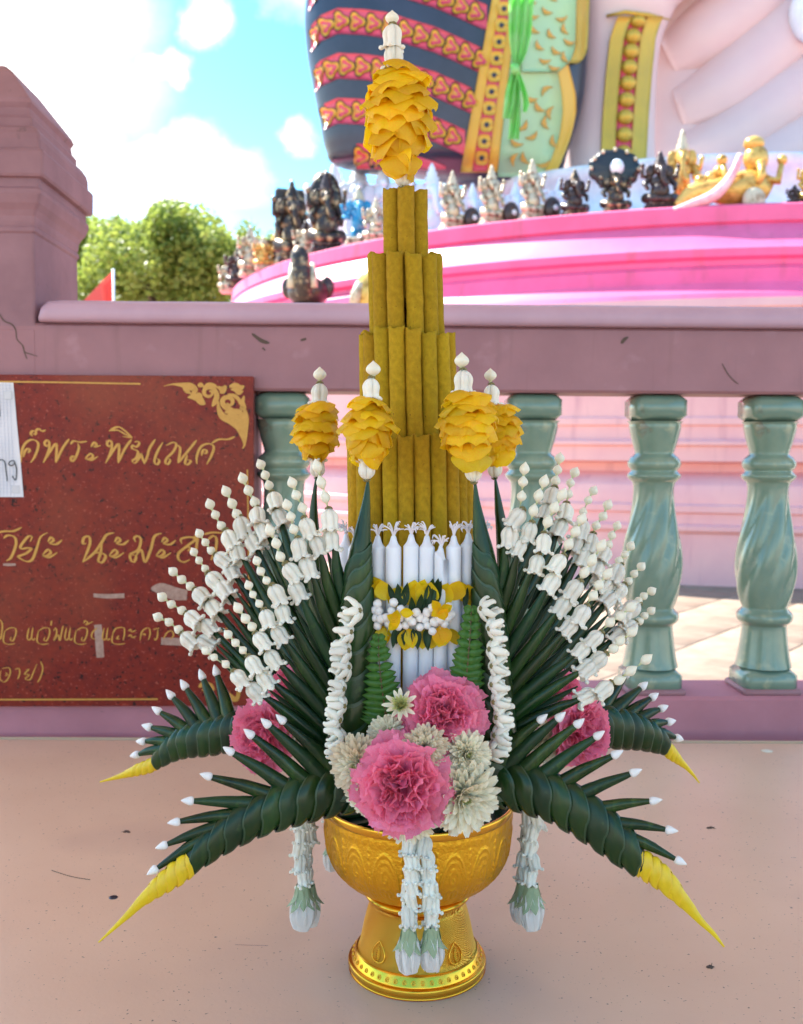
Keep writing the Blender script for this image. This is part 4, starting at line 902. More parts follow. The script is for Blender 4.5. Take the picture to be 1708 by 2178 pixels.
def bell(th, y):
    pts = [(93, 1909), (102, 1913), (107, 1924), (112, 1941), (117, 1960), (122, 1983), (126, 2000), (131, 2012)]
    for a, b in zip(pts, pts[1:]):
        if a[1] <= y <= b[1]: r = a[0]+(b[0]-a[0])*(y-a[1])/(b[1]-a[1]); break
    else: r = 130
    r = (r+.8)*PXB; return Vector((BX+r*math.sin(th), DB-r*math.cos(th), zy(y)))
for th in (-.74, .70, 2.4, -2.4):
    mb = MB(); o = []
    for i in range(41):
        t = i/40*2*math.pi; w = .135*math.sin(t)*(math.sin(t/2))**.9; o.append(bell(th+w*1.35, 1961+20*(1-math.cos(t))/1.0))
    tube(o, [.0009]*41, 6, mb=mb)
    for k in range(7):
        y = 1975+3.6*k; w = .05*math.sin((k+1)/8*math.pi)
        tube([bell(th-w, y+2), bell(th, y-3), bell(th+w, y+2)], [.0007, .0012, .0007], 5, mb=mb)
    tube([bell(th-.05, 2003), bell(th, 1999), bell(th+.05, 2003)], [.0006, .0011, .0006], 5, mb=mb)
    obj('flame_medallion', mb, MT['gold'], bowl)

# ================================================================== prototypes
def bud_mb():
    pr = catmull([(.06, 0), (.07, .08), (.13, .17), (.30, .30), (.385, .45), (.375, .58), (.29, .72), (.15, .85), (.055, .94), (.01, 1.0)], 26)
    return lathe([tuple(p) for p in pr], 25, fr=lambda a, t: 1+.03*math.cos(5*a)*math.sin(math.pi*t), cap=True)
me_bud = bud_mb().mesh('bud', MT['pod'])
def petal_tube(mb, a, pts, wid, flat=.62, m=0):
    ca, sa = math.cos(a), math.sin(a)
    cs = catmull([(r, z, w) for (r, z), w in zip(pts, wid)], 11)
    tube([(r*ca, r*sa, z) for r, z, w in cs], [max(w, .01) for r, z, w in cs], 10, flat=flat, side=(-sa, ca, 0), mb=mb, m=m)
def crown_mb(kind=0, seed=0):
    mb = MB(); rr = random.Random(seed)
    if kind == 0:
        prof_ = catmull([(.05, -.01), (.15, .04), (.27, .14), (.36, .30), (.385, .46), (.36, .62), (.345, .76), (.385, .89), (.43, .97), (.40, 1.0), (.27, .95), (.18, .80), (.03, .72)], 30); sg = 40; ph = [rr.uniform(-.05, .05) for _ in range(5)]
        for i, (r, z) in enumerate(prof_):
            t = i/29
            for j in range(sg):
                a = 2*math.pi*j/sg; lb = abs(math.cos(2.5*a)); m5 = .62+.38*lb**.55 if t > .06 else 1
                kk = int((a/(2*math.pi)*5+.5)) % 5; dz = (.12*(lb-.55)+ph[kk])*max(0, min(1, (z-.5)/.4)) if t < .85 else 0
                mb.v.append((r*m5*math.cos(a), r*m5*math.sin(a), z+dz))
        mb.f += grid_faces(30, sg, True); mb.m += [0]*len(mb.f)
        for k in range(5):
            a = 2*math.pi*k/5; q_ = .43+rr.uniform(-.02, .04); ellipsoid((q_*math.cos(a), q_*math.sin(a), 1.0+ph[k]), (.105, .105, .10), 9, 6, mb=mb)
    for k in range(5):
        a = 2*math.pi*k/5+rr.uniform(-.09, .09)
        if kind == 0: pass
        elif kind == 9:
            s = rr.uniform(.92, 1.1)
            petal_tube(mb, a, [(.06, 0), (.23, .10), (.345, .28), (.35, .47), (.30, .62), (.36, .75*s), (.41, .82*s)], [.08, .21, .29, .25, .155, .175, .13], .72)
        else:              # open star, lobes spread and twisted
            s = rr.uniform(.85, 1.15)
            petal_tube(mb, a, [(.05, .02), (.22, .06), (.42*s, .16), (.62*s, .34), (.74*s, .53), (.68*s, .66)], [.09, .20, .25, .20, .175, .13], .55)
    if kind: ellipsoid((0, 0, .20), (.20, .20, .22), 10, 7, mb=mb)
    st = MB()
    for k in range(5):
        a = 2*math.pi*(k+.5)/5; petal_tube(mb, a, [(.0, -.05), (.10, -.06), (.17, .02)], [.06, .075, .02], .6, m=1)
    lathe([(.02, .0), (.085, -.03), (.10, -.10), (.06, -.13), (.02, -.09)], 10, mb=mb, m=1)
    return mb
me_crown = [crown_mb(0, s).mesh('crown_flower', [MT['crown'], MT['calyx']]) for s in range(4)]
me_open = [crown_mb(1, s).mesh('crown_flower', [MT['crown'], MT['calyx']]) for s in range(4)]
me_tip = lathe([tuple(p) for p in catmull([(.10, 0), (.26, .06), (.34, .20), (.325, .38), (.22, .66), (.09, .90), (.01, 1.0)], 14)], 16, fr=lambda a, t: 1+.06*math.cos(2*a)*(1-t), cap=True).mesh('white_tip', MT['tip'])
LEAF_UP = Vector((0, 0, 1))
def leaf_cone(path, rad, turns=1.6, seg=22, seed=0, flat=.8, n=26):
    """a banana leaf rolled to a cone: the overlapping wrap shows as a spiral step"""
    cs = catmull([(*p, r) for p, r in zip(path, rad)], n); ph = seed*1.7
    def fr(q, t):
        x = ((q+ph)/(2*math.pi)+t*turns) % 1
        return 1+.085*(x**2.5)-.02
    return tube([c[:3] for c in cs], [max(c[3], .0004) for c in cs], seg, flat=flat, side=(0, -1, .001) if False else None, fr=fr)
rnd = random.Random(21)

# ================================================================== incense tower
tower = thing('incense_tower', 'four tier tower of upright yellow rolled incense tubes rising from the offering', 'incense tower', (BX, DB, TZ+.1))
def cxat(y): return interp([(380, 860), (560, 862), (720, 867), (940, 872), (1130, 875), (1500, 880)])(y)
def TP(y, a, rpx):           # point on a ring of the tower
    c = P(cxat(y), y, DB); return Vector((c.x+rpx*PXB*math.sin(a), DB-rpx*PXB*math.cos(a), c.z))
tiers = [(404, 640, 49, 17.6, (1.02, 0.02, -1.02)), (545, 800, 79, 17.6, None), (710, 1010, 102, 16.6, None), (930, 1560, 133, 16.6, None)]
for k, (yt, yb, Rk, rt, ang) in enumerate(tiers):
    rc_ = Rk-rt; n = max(5, int(2*math.pi*rc_/(2*rt*1.0))); off = (.10, .26, .12, .20)[k]
    for i in range(n):
        a = 2*math.pi*i/n+off; a += rnd.uniform(-.012, .012)
        if k == 3 and math.cos(a) < -.6: pass
        yj = yt+rnd.uniform(-5, 8); top = TP(yj, a, rc_+rnd.uniform(-1, 1)); bot = TP(yb, a, rc_*(1.02 if k < 3 else 1.03))
        ln = (bot-top).length; nn = 22; mb = MB(); r_ = rt*PXB; ph = rnd.uniform(0, 6)
        bow = Vector((rnd.uniform(-1, 1), 0, 0))*.0012
        def ring(t, rad, dz=0.0):
            c = top.lerp(bot, t)+bow*math.sin(t*math.pi*1.3)
            return [Vector((c.x+rad(q)*math.cos(q), c.y+rad(q)*math.sin(q), c.z+dz+(.0016*math.sin(q*2+ph)+.0009*math.sin(5*q+ph) if t < .004 else 0))) for q in [2*math.pi*j/20 for j in range(20)]]
        rows = [ring(.03, lambda q: r_*.80), ring(.0, lambda q: r_*.83, .0), ring(.0, lambda q: r_*1.0*(1+.03*math.sin(3*q+ph)), .0003)]
        for t in range(1, nn): rows.append(ring(t/(nn-1), lambda q, t=t: r_*(1+.018*math.sin(t*1.7+ph)+.012*math.sin(2*q+t))))
        for r__ in rows: mb.v += r__
        mb.f += grid_faces(len(rows), 20, True); mb.m += [0]*len(mb.f); mb.f.append(tuple(range(20))); mb.m.append(0)
        obj('incense_tube', mb, MT['incense'], tower)

# ================================================================== candles
GC = 'white candles ringed round the incense tower'
def wick(top, seed, s=1.0):
    rr = random.Random(seed); mb = MB(); k = PX(1.15)*s
    for i in range(12):
        a = rr.uniform(0, 6.28); e = rr.uniform(.1, 1.2); d = Vector((math.cos(a)*math.cos(e), math.sin(a)*math.cos(e)*.8, math.sin(e)))
        p1 = top+Vector((0, 0, -.004)); p2 = top+Vector((0, 0, 6*k))+d*7*k; L2 = rr.uniform(9, 18)*k
        p3 = p2+d*L2; p4 = p3+Vector((rr.uniform(-5, 5)*k, rr.uniform(-3, 3)*k, rr.uniform(-9, 2)*k))
        cs = catmull([tuple(p1), tuple(p2), tuple(p3), tuple(p4)], 9); tube(cs, [.0009]*5+[.0008, .0007, .0006, .0004], 5, mb=mb)
    return mb
cands = [(803.5, 1163, 15.8, 0, 'leftmost white candle of the seven before the tower, beside the left leaf stalk'), (837, 1163, 16, .01, 'second white candle from the left before the tower'),
         (874.5, 1160, 15.8, .012, 'white candle with a wide splayed wick, third from the left before the tower'), (908, 1163, 16, .012, 'white candle just left of the shortest one'),
         (938.5, 1186, 14, .018, 'shortest white candle with a slanted shoulder before the tower'), (965, 1163, 15.6, .010, 'white candle just right of the shortest one'),
         (996, 1158, 16, .0, 'rightmost white candle of the seven, touching the right leaf stalk'),
         (736, 1160, 14.5, -.075, 'white candle behind the left leaf stalk, nearer the flower sprays'), (755, 1166, 14.5, -.062, 'white candle behind the left leaf stalk, nearer the tower'), (1030, 1160, 14.5, -.07, 'white candle almost hidden behind the right leaf stalk')]
for ci, (x, ys, rp, dd, lb) in enumerate(cands):
    D = 1.150-dd; k = PX(D); b = P(x, ys, D); zb0 = P(x, 1640, D).z if ci < 7 else P(x, 1500, D).z
    r = rp*k*1.05; H = 27*k
    pr = [(r, zb0), (r, b.z-.25*r), (r*.99, b.z-.08*r), (r*.94, b.z), (r*.80, b.z+H*.10), (r*.62, b.z+H*.24), (r*.48, b.z+H*.44), (r*.40, b.z+H*.64), (r*.33, b.z+H*.80), (r*.22, b.z+H*.90), (r*.05, b.z+H*.93)]
    cd = thing('candle', lb, 'candle', (b.x, D, zb0), GC)
    mb = MB(); ps = [pr[0]]+[(r, zb0+(b.z-.25*r-zb0)*t/6) for t in range(1, 6)]+pr[1:]
    lathe(ps, 30, mb=mb, M=Matrix.Translation((b.x, D, 0)), cap=True)
    if ci == 4: mb.v = [(v[0], v[1], v[2]+(v[0]-b.x)*-.9 if v[2] > b.z-.001 else v[2]) for v in mb.v]
    obj('wax_body', mb, MT['wax'], cd)
    w = obj('wick', wick(Vector((b.x, D, b.z+H)), 40+ci), MT['wick'], cd); w['kind'] = 'stuff'

# ================================================================== yellow flower finials
me_yp = []
for s in range(5):
    rr = random.Random(100+s); mb = MB(); nu, nv = 9, 9
    for i in range(nv):
        v = i/(nv-1)
        for j in range(nu):
            u = j/(nu-1)*2-1; w = (.12+.50*math.sin(math.pi*min(1, v*.86+.06))**.75)*(1-.25*v**6)
            x = u*w; y = v*(1-.20*u*u*v)+.015*math.sin(u*8+s)*v**3
            z = -.45*u*u*w+.22*math.sin(v*math.pi)-.42*v*v+.04*math.sin(u*2.5+s*2)*v
            mb.v.append((x, y, z))
    mb.f += grid_faces(nv, nu); mb.m += [0]*len(mb.f); me_yp.append(mb.mesh('petal', MT['yellow']))
def basis(o, ydir, znear, s):
    Y = Vector(ydir).normalized(); Z = Vector(znear)-Y*Vector(znear).dot(Y); Z.normalize(); X = Y.cross(Z)
    return Matrix.Translation(o) @ Matrix((X, Y, Z)).transposed().to_4x4() @ Matrix.Diagonal((s, s, s, 1))
def finial(label, D, bulb, tops, bud, bots, rows, stem=None, big=1.0):
    """bulb=(cx,cy,w,h) photo px; tops/bots=[(x,y,size px)] white crown flowers; bud=(x,y,len)"""
    k = PX(D); cx, cy, w, h = bulb; c = P(cx, cy, D)
    t = thing('flower_finial', label, 'flower finial', tuple(P(cx, cy+h/2, D)), 'yellow flower finials')
    rr = random.Random(int(cx)); A = (P(cx, cy-h/2, D)-P(cx, cy+h/2, D))
    mb = MB(); ellipsoid(c, (w*k*.27, w*k*.27, h*k*.46), 14, 9, mb=mb); obj('core', mb, MT['yellow'], t)
    rows = max(6, int(rows*.95))
    for i in range(rows):
        v = (i+.5)/rows; rad = w/2*k*(math.sin(math.pi*(.13+.76*v))**.8); n = max(5, int(8.0*math.sin(math.pi*(.10+.8*v))+1))
        for j in range(n):
            a = 2*math.pi*(j+.5*(i % 2))/n+rr.uniform(-.15, .15); rd = Vector((math.cos(a), math.sin(a), 0))
            vj = v+rr.uniform(-.055, .055)
            p = P(cx, cy-h/2+h*(vj*.92+.06), D); e = (.5-v)*1.25-.18+rr.uniform(-.38, .38)
            L_p = w*k*rr.uniform(.33, .42)
            yd = rd*math.cos(e)+Vector((0, 0, 1))*math.sin(e)
            zn = -rd*math.sin(e)+Vector((0, 0, 1))*math.cos(e)+Vector((-rd.y, rd.x, 0))*rr.uniform(-.2, .2)
            M = basis(p+rd*max(.0, rad-L_p*.98)+Vector((0, 0, L_p*(.20-.5*math.sin(e)))), yd, zn, L_p) @ Matrix.Rotation(rr.uniform(-.15, .15), 4, 'Y') @ Matrix.Diagonal((1.25, 1, 1, 1))
            link(bpy.data.objects.new('petal', rr.choice(me_yp)), M, t)
    for q, (x, y, s) in enumerate(tops): link(bpy.data.objects.new('crown_flower', me_crown[q % 4]), frame(P(x, y-s*.5, D), -A, s=(s*k*1.15, s*k*1.15, s*k), roll=rr.random()*6), t)
    for q, (x, y, s) in enumerate(bots): link(bpy.data.objects.new('crown_flower', me_crown[(q+1) % 4]), frame(P(x, y+s*.5, D), A, s=(s*k*1.15, s*k*1.15, s*k), roll=rr.random()*6), t)
    x, y, ln = bud; link(bpy.data.objects.new('bud', me_bud), frame(P(x, y+ln*.5, D), A, s=(ln*k*1.05, ln*k*1.05, ln*k)), t)
    return t
finial('tall yellow petal finial crowning the top of the incense tower', 1.25, (848, 252, 164, 226), [(835, 76, 48), (838, 119, 48)], (834, 40, 34), [(857, 374, 46)], 10)
finial('leftmost small yellow finial, on the rear left leaf spike', 1.34, (673, 917, 116, 128), [(680, 836, 42)], (680, 797, 34), [(675, 997, 38)], 7)
finial('small yellow finial just left of the tower, on the front left leaf spike', 1.13, (783, 913, 132, 140), [(790, 826, 44)], (794, 786, 38), [(780, 999, 42)], 7)
finial('largest small yellow finial, right of the tower on the front right spike', 1.13, (996, 910, 144, 154), [(985, 811, 48)], (982, 768, 38), [(1008, 1003, 44)], 8)
finial('small yellow finial at the far right, half behind the larger one', 1.34, (1064, 922, 106, 126), [(1045, 838, 40)], (1043, 799, 32), [(1052, 997, 38)], 7)

# ================================================================== leaf fans with crown flower sprays
ZA = lambda x, y: (278.9+.3084*x, 929.6+.3084*y)
ZR = lambda x, y: (1053.5+.2276*x, 929.6+.2276*y)
ZQ = lambda x, y: (1084.5+.4555*x, 619.7+.4555*y)
FL = [((1285, 205), (1315, 315), (1342, 415), (1372, 570), (1388, 705), (1520, 1270)),
      ((1115, 315), (1143, 400), (1180, 490), (1222, 620), (1282, 745), (1500, 1400)),
      ((1077, 470), (1100, 550), (1122, 638), (1172, 760), (1222, 895), (1500, 1560)),
      ((957, 645), (997, 735), (1032, 825), (1092, 940), (1145, 1060), (1480, 1700)),
      ((867, 855), (897, 925), (932, 992), (1002, 1085), (1062, 1205), (1460, 1830)),
      ((807, 1025), (840, 1087), (882, 1152), (952, 1245), (1022, 1360), (1450, 1930)),
      ((742, 1178), (787, 1255), (832, 1310), (897, 1405), (985, 1520), (1440, 2010)),
      ((670, 1362), (722, 1418), (772, 1470), (852, 1562), (935, 1655), (1420, 2080)),
      ((515, 1475), (570, 1523), (650, 1570), (755, 1655), (865, 1745), (1400, 2160))]
BL = [((895, 190), (930, 262), (950, 335), (990, 445), (1022, 565), (1240, 1150)), ((770, 287), (806, 372), (850, 452), (892, 550), (935, 650), (1230, 1300)),
      ((655, 378), (700, 458), (733, 530), (780, 615), (842, 735), (1210, 1420)), ((540, 467), (577, 540), (622, 612), (690, 705), (750, 800), (1180, 1530)),
      ((467, 670), (512, 727), (555, 780), (628, 855), (703, 932), (1180, 1650)), ((430, 797), (470, 852), (510, 908), (580, 990), (652, 1062), (1160, 1760)),
      ((290, 930), (350, 983), (410, 1027), (492, 1100), (582, 1185), (1150, 1850)), ((215, 1105), (280, 1150), (352, 1196), (440, 1252), (542, 1312), (1140, 1930)), ((187, 1242), (260, 1280), (330, 1325), (412, 1383), (515, 1432), (1130, 2000))]
FR = [((272, 300), (255, 420), (247, 555), (212, 760), (120, 925), (-60, 1750)), ((462, 420), (412, 550), (362, 690), (305, 880), (232, 1040), (-70, 1900)),
      ((627, 545), (556, 665), (486, 795), (430, 985), (370, 1180), (-60, 2080)), ((812, 770), (747, 885), (680, 1002), (600, 1190), (520, 1360), (-40, 2240)),
      ((992, 1020), (906, 1155), (836, 1270), (735, 1425), (625, 1570), (0, 2380)), ((1047, 1280), (966, 1382), (912, 1482), (795, 1650), (690, 1775), (30, 2480)),
      ((1267, 1590), (1166, 1670), (1072, 1732), (925, 1880), (800, 1985), (50, 2580)), ((1276, 1822), (1172, 1912), (1106, 1982), (955, 2080), (850, 2150), (60, 2680)), ((1412, 2085), (1262, 2185), (1150, 2265), (1000, 2340), (850, 2420), (70, 2780))]
BR = [((600, 200), (586, 310), (560, 410), (522, 570), (480, 690), (200, 1300)), ((736, 330), (700, 430), (684, 535), (640, 715), (600, 860), (280, 1500)), ((911, 500), (870, 592), (818, 700), (785, 860), (725, 985), (330, 1700)),
      ((1052, 636), (1001, 738), (946, 832), (870, 985), (800, 1110), (360, 1850)), ((1141, 832), (1092, 922), (1062, 1010), (1000, 1110), (920, 1240), (400, 1980)), ((1266, 1022), (1211, 1100), (1156, 1157), (1110, 1265), (1020, 1390), (430, 2100)),
      ((1361, 1212), (1301, 1281), (1246, 1346), (1145, 1440), (1050, 1530), (470, 2200)), ((1456, 1436), (1386, 1487), (1337, 1530), (1265, 1605), (1180, 1660), (500, 2300)), ((1456, 1625), (1396, 1672), (1346, 1716), (1240, 1790), (1150, 1850), (520, 2400))]
def fan(stacks, T, Dsp, Dout, spine, label, side, rp, r0=5.0):
    base = P(*spine[-1][:2], Dsp); t = thing('leaf_fan', label, 'leaf fan', tuple(base), 'banana leaf fans tipped with white flower sprays')
    # central spike wrapped in leaf
    cs = [(P(x, y, Dsp), r*PX(Dsp)) for x, y, r in spine]
    obj('spike', leaf_cone([c[0] for c in cs], [c[1] for c in cs], 2.6, 28, 3, .85, 44), MT['leaf'], t)
    for si, st in enumerate(stacks):
        pts = [T(*p) for p in st]; far = math.dist(pts[0], pts[5]); rr = random.Random(si*7+int(side*3)+int(Dsp*100))
        def Dp(p): return Dsp+.012+(Dout-Dsp)*min(1, math.dist(p, pts[5])/430.)
        W3 = [P(*p, Dp(p)) for p in pts]; k = PX(Dp(pts[2]))
        st_ = (W3[4]-W3[5]).normalized(); a0 = W3[4]+(W3[3]-W3[4])*.1
        mid = W3[4].lerp(W3[5], .45)+Vector((side*.004, 0, .004))
        cone = obj('leaf_cone', leaf_cone([a0, W3[4].lerp(W3[5], .16), mid, W3[5]], [r0*.8*k, r0*1.5*k, rp*.78*k, rp*k], 1.5, 20, si, .8), MT['leaf'] if si % 3 else MT['leaf2'], t)
        ax = W3[0]-W3[2]
        obj('stem', tube([W3[0], W3[1], W3[2], W3[3]], [.0007]*4, 6), MT['sepal'], cone)
        sp = max(22, math.dist(pts[0], pts[1]))
        for b in range(3):
            d = (W3[b]-W3[b+1]); s = (1.10 if b else 1.18)*sp*k*rr.uniform(.96, 1.05); s = min(s, 38*k)
            link(bpy.data.objects.new('bud', me_bud), frame(W3[b]-d.normalized()*s*.5, d+Vector((rr.uniform(-.1, .1), 0, rr.uniform(-.1, .1)))*d.length, s=(min(s, 30*k)*.92, min(s, 30*k)*.92, s), roll=rr.random()*6), cone)
        for b in (3, 4):
            d = W3[b]-(W3[b+1] if b == 3 else W3[5]); s = 44*k*rr.uniform(.92, 1.06)
            link(bpy.data.objects.new('crown_flower', rr.choice(me_crown)), frame(W3[b]+d.normalized()*s*.52, -d.normalized()+Vector((rr.uniform(-.22, .22), rr.uniform(-.3, .1), -.10+rr.uniform(-.2, .2))), s=(s*1.12, s*1.12, s), roll=rr.random()*6), cone)
    for si in range(len(stacks)-1):            # plain inner cones filling the fan
        a, b = [T(*p) for p in stacks[si]], [T(*p) for p in stacks[si+1]]
        tp = ((a[4][0]+b[4][0])/2, (a[4][1]+b[4][1])/2); bs = ((a[5][0]+b[5][0])/2, (a[5][1]+b[5][1])/2)
        D = Dsp+.034; k = PX(D); A_, B_ = P(*tp, D), P(*bs, D); A_ = A_.lerp(B_, .10)
        obj('leaf_cone', leaf_cone([A_, A_.lerp(B_, .3), A_.lerp(B_, .65), B_], [1.5*k, 8*k, rp*.8*k, rp*k], 1.4, 16, si+2, .8), MT['leaf2'], t)
    return t
fan(BL, ZA, 1.335, 1.40, [(673, 1014, 2), (668, 1070, 7), (668, 1150, 14), (676, 1250, 22), (690, 1400, 30), (700, 1560, 34)], 'rear left leaf fan whose sprays stand before the granite sign', -1, 12)
fan(BR, ZR, 1.335, 1.40, [(1053, 1016, 2), (1060, 1070, 8), (1070, 1150, 15), (1080, 1250, 22), (1085, 1400, 28), (1085, 1560, 32)], 'rear right leaf fan whose sprays stand before the balusters', 1, 12)
fan(FL, ZA, 1.135, 1.10, [(783, 1018, 2), (779, 1070, 9), (772, 1130, 17), (765, 1190, 25), (762, 1270, 31), (761, 1360, 37), (757, 1460, 44), (750, 1570, 50), (742, 1680, 54)], 'front left leaf fan with larger white sprays over dark cones', -1, 16.5)
fan(FR, ZR, 1.135, 1.10, [(1010, 1022, 2), (1014, 1070, 8), (1022, 1130, 16), (1030, 1190, 24), (1035, 1270, 30), (1040, 1360, 36), (1043, 1460, 42), (1046, 1570, 48), (1050, 1680, 52)], 'front right leaf fan with larger white sprays over dark cones', 1, 16.5)

# ================================================================== wrapped bands: the overlapping leaf folds of spikes and arms
def band_parts(path, n, t0, t1, parent, m, name='leaf_wrap', lift=.20, top=1.15, over=1.6, flat=.62, seg=40, updir=Vector((0, 0, 1)), sag=.25):
    """path: [(Vector, radius)] base -> tip; each band overlaps the next one tipwards with a raised, swept edge"""
    cs = catmull([(*p, r) for p, r in path], 120)
    def at(t):
        t = max(0, min(.9999, t))*(len(cs)-1); i = int(t); u = t-i; a, b = cs[i], cs[min(i+1, len(cs)-1)]
        v = [p+(q-p)*u for p, q in zip(a, b)]; tg = Vector([cs[min(i+2, len(cs)-1)][k]-cs[max(i-2, 0)][k] for k in range(3)]).normalized(); return Vector(v[:3]), v[3], tg
    dt = (t1-t0)/n; rr = random.Random(n*17+int(t1*100))
    for i in range(n):
        te = t0+dt*(i+1); mb = MB(); nv = 16; jit = rr.uniform(.9, 1.12)
        for a_ in range(nv+1):
            s = a_/nv
            for j in range(seg):
                q = 2*math.pi*j/seg; up = math.cos(q); fr_ = max(0, math.sin(q))
                sh_ = -top*dt*(max(0, up)**2.2)*jit + .35*dt*max(0, -up) - sag*dt*fr_**2
                t = te+sh_-over*dt*(1-s)
                c, r, tg = at(t); A = updir-tg*updir.dot(tg); A.normalize(); B = tg.cross(A)
                if B.y > 0: B = -B
                e_ = max(0, min(1, (s-.30)/.42)); e_ = e_*e_*(3-2*e_); k = .90+lift*e_*(1+.3*max(0, up))-.03*max(0, s-.9)/.1+.02*math.sin(q*2+i)
                mb.v.append(c+A*(r*k*math.cos(q))+B*(r*k*flat*math.sin(q)))
        fs = grid_faces(nv+1, seg, True); mb.f += fs; mb.m += [0]*len(fs)
        # thickness of the raised edge
        b0 = nv*seg; n0 = len(mb.v)
        for j in range(seg):
            c, r, tg = at(te-.25*dt); v = Vector(mb.v[b0+j]); mb.v.append(v+(c-v)*.07-tg*r*.01)
        for j in range(seg): mb.f.append((b0+j, b0+(j+1) % seg, n0+(j+1) % seg, n0+j)); mb.m.append(1)
        me = mb
        mm = m[i % len(m)] if isinstance(m, list) else m
        for q_ in range(len(fs)-seg, len(fs)): mb.m[q_] = 1
        o = obj(name, mb, [mm, MT['yedge'] if mm is MT['yleaf'] else MT['leafedge']], parent); o.data.set_sharp_from_angle(angle=R(50))
    return at
fans = [o for o in COL.objects if o.get('category') == 'leaf fan']
for fi, (o, sp) in enumerate(((fans[2], [(770, 1150, 21), (764, 1200, 27), (762, 1270, 33), (761, 1360, 39), (757, 1460, 46), (750, 1570, 52), (742, 1690, 56)]), (fans[3], [(1024, 1150, 19), (1030, 1200, 26), (1035, 1270, 32), (1040, 1360, 38), (1043, 1460, 44), (1046, 1570, 50), (1050, 1690, 54)]))):
    D = 1.135-.002; pth = [(P(x, y, D), r*PX(D)) for x, y, r in sp[::-1]]
    band_parts(pth, 11, .0, .97, o, [MT['leaf'], MT['leaf2'], MT['leaf']], updir=Vector((-1 if fi == 0 else 1, 0, 0.1)), flat=.8, lift=.17, top=1.9, over=2.3, sag=.7)

ZM = lambda x, y: (185.9+.3447*x, 1425.3+.3447*y)
ZN = lambda x, y: (991.5+.3447*x, 1363.3+.3447*y)
def arm(T, body, tips, yel, D0, D1, label, nb, cone_r=11.5, tipl=31):
    """body: (x, y, halfwidth) base->end, tips: white tips from the base outwards, yel: (x,y,halfwidth) of the yellow point"""
    pts = [T(x, y)+(w*.3447,) for x, y, w in body]; ypts = [T(x, y)+(w*.3447,) for x, y, w in yel]
    L_all = math.dist(pts[0][:2], ypts[-1][:2])
    def Dp(x, y): return D0+(D1-D0)*min(1, math.dist((x, y), pts[0][:2])/L_all)
    t = thing('banana_leaf_sweep', label, 'leaf sweep', tuple(P(*pts[0][:2], D0)), 'wrapped leaf arms spreading from the bowl')
    path = [(P(x, y, Dp(x, y)), w*PX(Dp(x, y))) for x, y, w in pts]
    cs = catmull([(*p, r*.93) for p, r in path], 40)
    obj('core', tube([c[:3] for c in cs], [c[3] for c in cs], 24, flat=.6, side=(0, 0, 1)), MT['leafdark'], t)
    at = band_parts(path, nb, .0, 1.0, t, [MT['leaf'], MT['leaf2'], MT['leaf'], MT['leafdark']][:3])
    n = len(tips)
    for i, tp_ in enumerate(tips):
        x, y = T(*tp_); f = (i+.35)/n; tb = .10+.86*f
        c, r, tg = at(max(0, tb-.10)); D = Dp(x, y)+.004; tip = P(x, y, D)
        A = Vector((0, 0, 1)); A -= tg*A.dot(tg); A.normalize()
        c2, r2, _ = at(max(0, tb-.03)); b1 = c+A*r*.35+Vector((0, .004, 0)); b2 = c2+A*r2*.75
        dirn = (tip-b2).normalized(); k = PX(D); tip0 = tip-dirn*tipl*.55*k
        w = cone_r*(1.42-.45*f)
        o = obj('leaf_cone', leaf_cone([b1, b2, b2.lerp(tip0, .5)+Vector((0, 0, .001)), tip0], [w*1.0*k, w*1.12*k, w*.88*k, w*.42*k], 1.3, 20, i, .8), MT['leaf2' if i % 2 else 'leaf'], t)
        link(bpy.data.objects.new('white_tip', me_tip), frame(tip0-dirn*2*k, dirn, s=(tipl*.95*k, tipl*.95*k, tipl*k), roll=i), o)
    yp = [(P(x, y, Dp(x, y)), w*PX(Dp(x, y))) for x, y, w in ypts]
    cs = catmull([(*p, r) for p, r in yp], 60)
    def fr(q, u): return 1+.07*(((q+.8)/(2*math.pi)+u*3.2) % 1)**2-.02
    yo = obj('yellow_point', tube([c[:3] for c in cs], [c[3]*(.94 if i < 24 else 1) for i, c in enumerate(cs)], 22, flat=.6, side=(0, 0, 1), fr=fr), MT['yleaf'], t)
    band_parts([(p, r) for p, r in yp], 5, .0, .50, t, MT['yleaf'], name='yellow_wrap', lift=.20, top=1.0, over=1.5)
    return t
arm(ZM, [(950, 365, 105), (850, 392, 112), (720, 420, 108), (600, 452, 92), (500, 505, 68), (410, 575, 44)], [(790, -8), (700, 18), (588, 80), (502, 140), (418, 240), (358, 345), (322, 440), (283, 527)],
    [(440, 560, 40), (380, 595, 40), (300, 620, 34), (230, 645, 22), (150, 670, 11), (78, 690, 5)], 1.33, 1.40, 'smaller rear left leaf arm with yellow point, behind the pink carnation', 9, 10.5, 27)
arm(ZN, [(790, 545, 118), (860, 530, 125), (960, 545, 118), (1060, 568, 104), (1160, 610, 80), (1240, 655, 52)], [(1000, 190), (1103, 268), (1168, 335), (1226, 408), (1273, 495), (1322, 605)],
    [(1215, 640, 42), (1262, 690, 40), (1310, 735, 27), (1360, 780, 16), (1400, 825, 10), (1440, 876, 4)], 1.33, 1.40, 'smaller rear right leaf arm with drooping yellow point', 8, 10.5, 27)
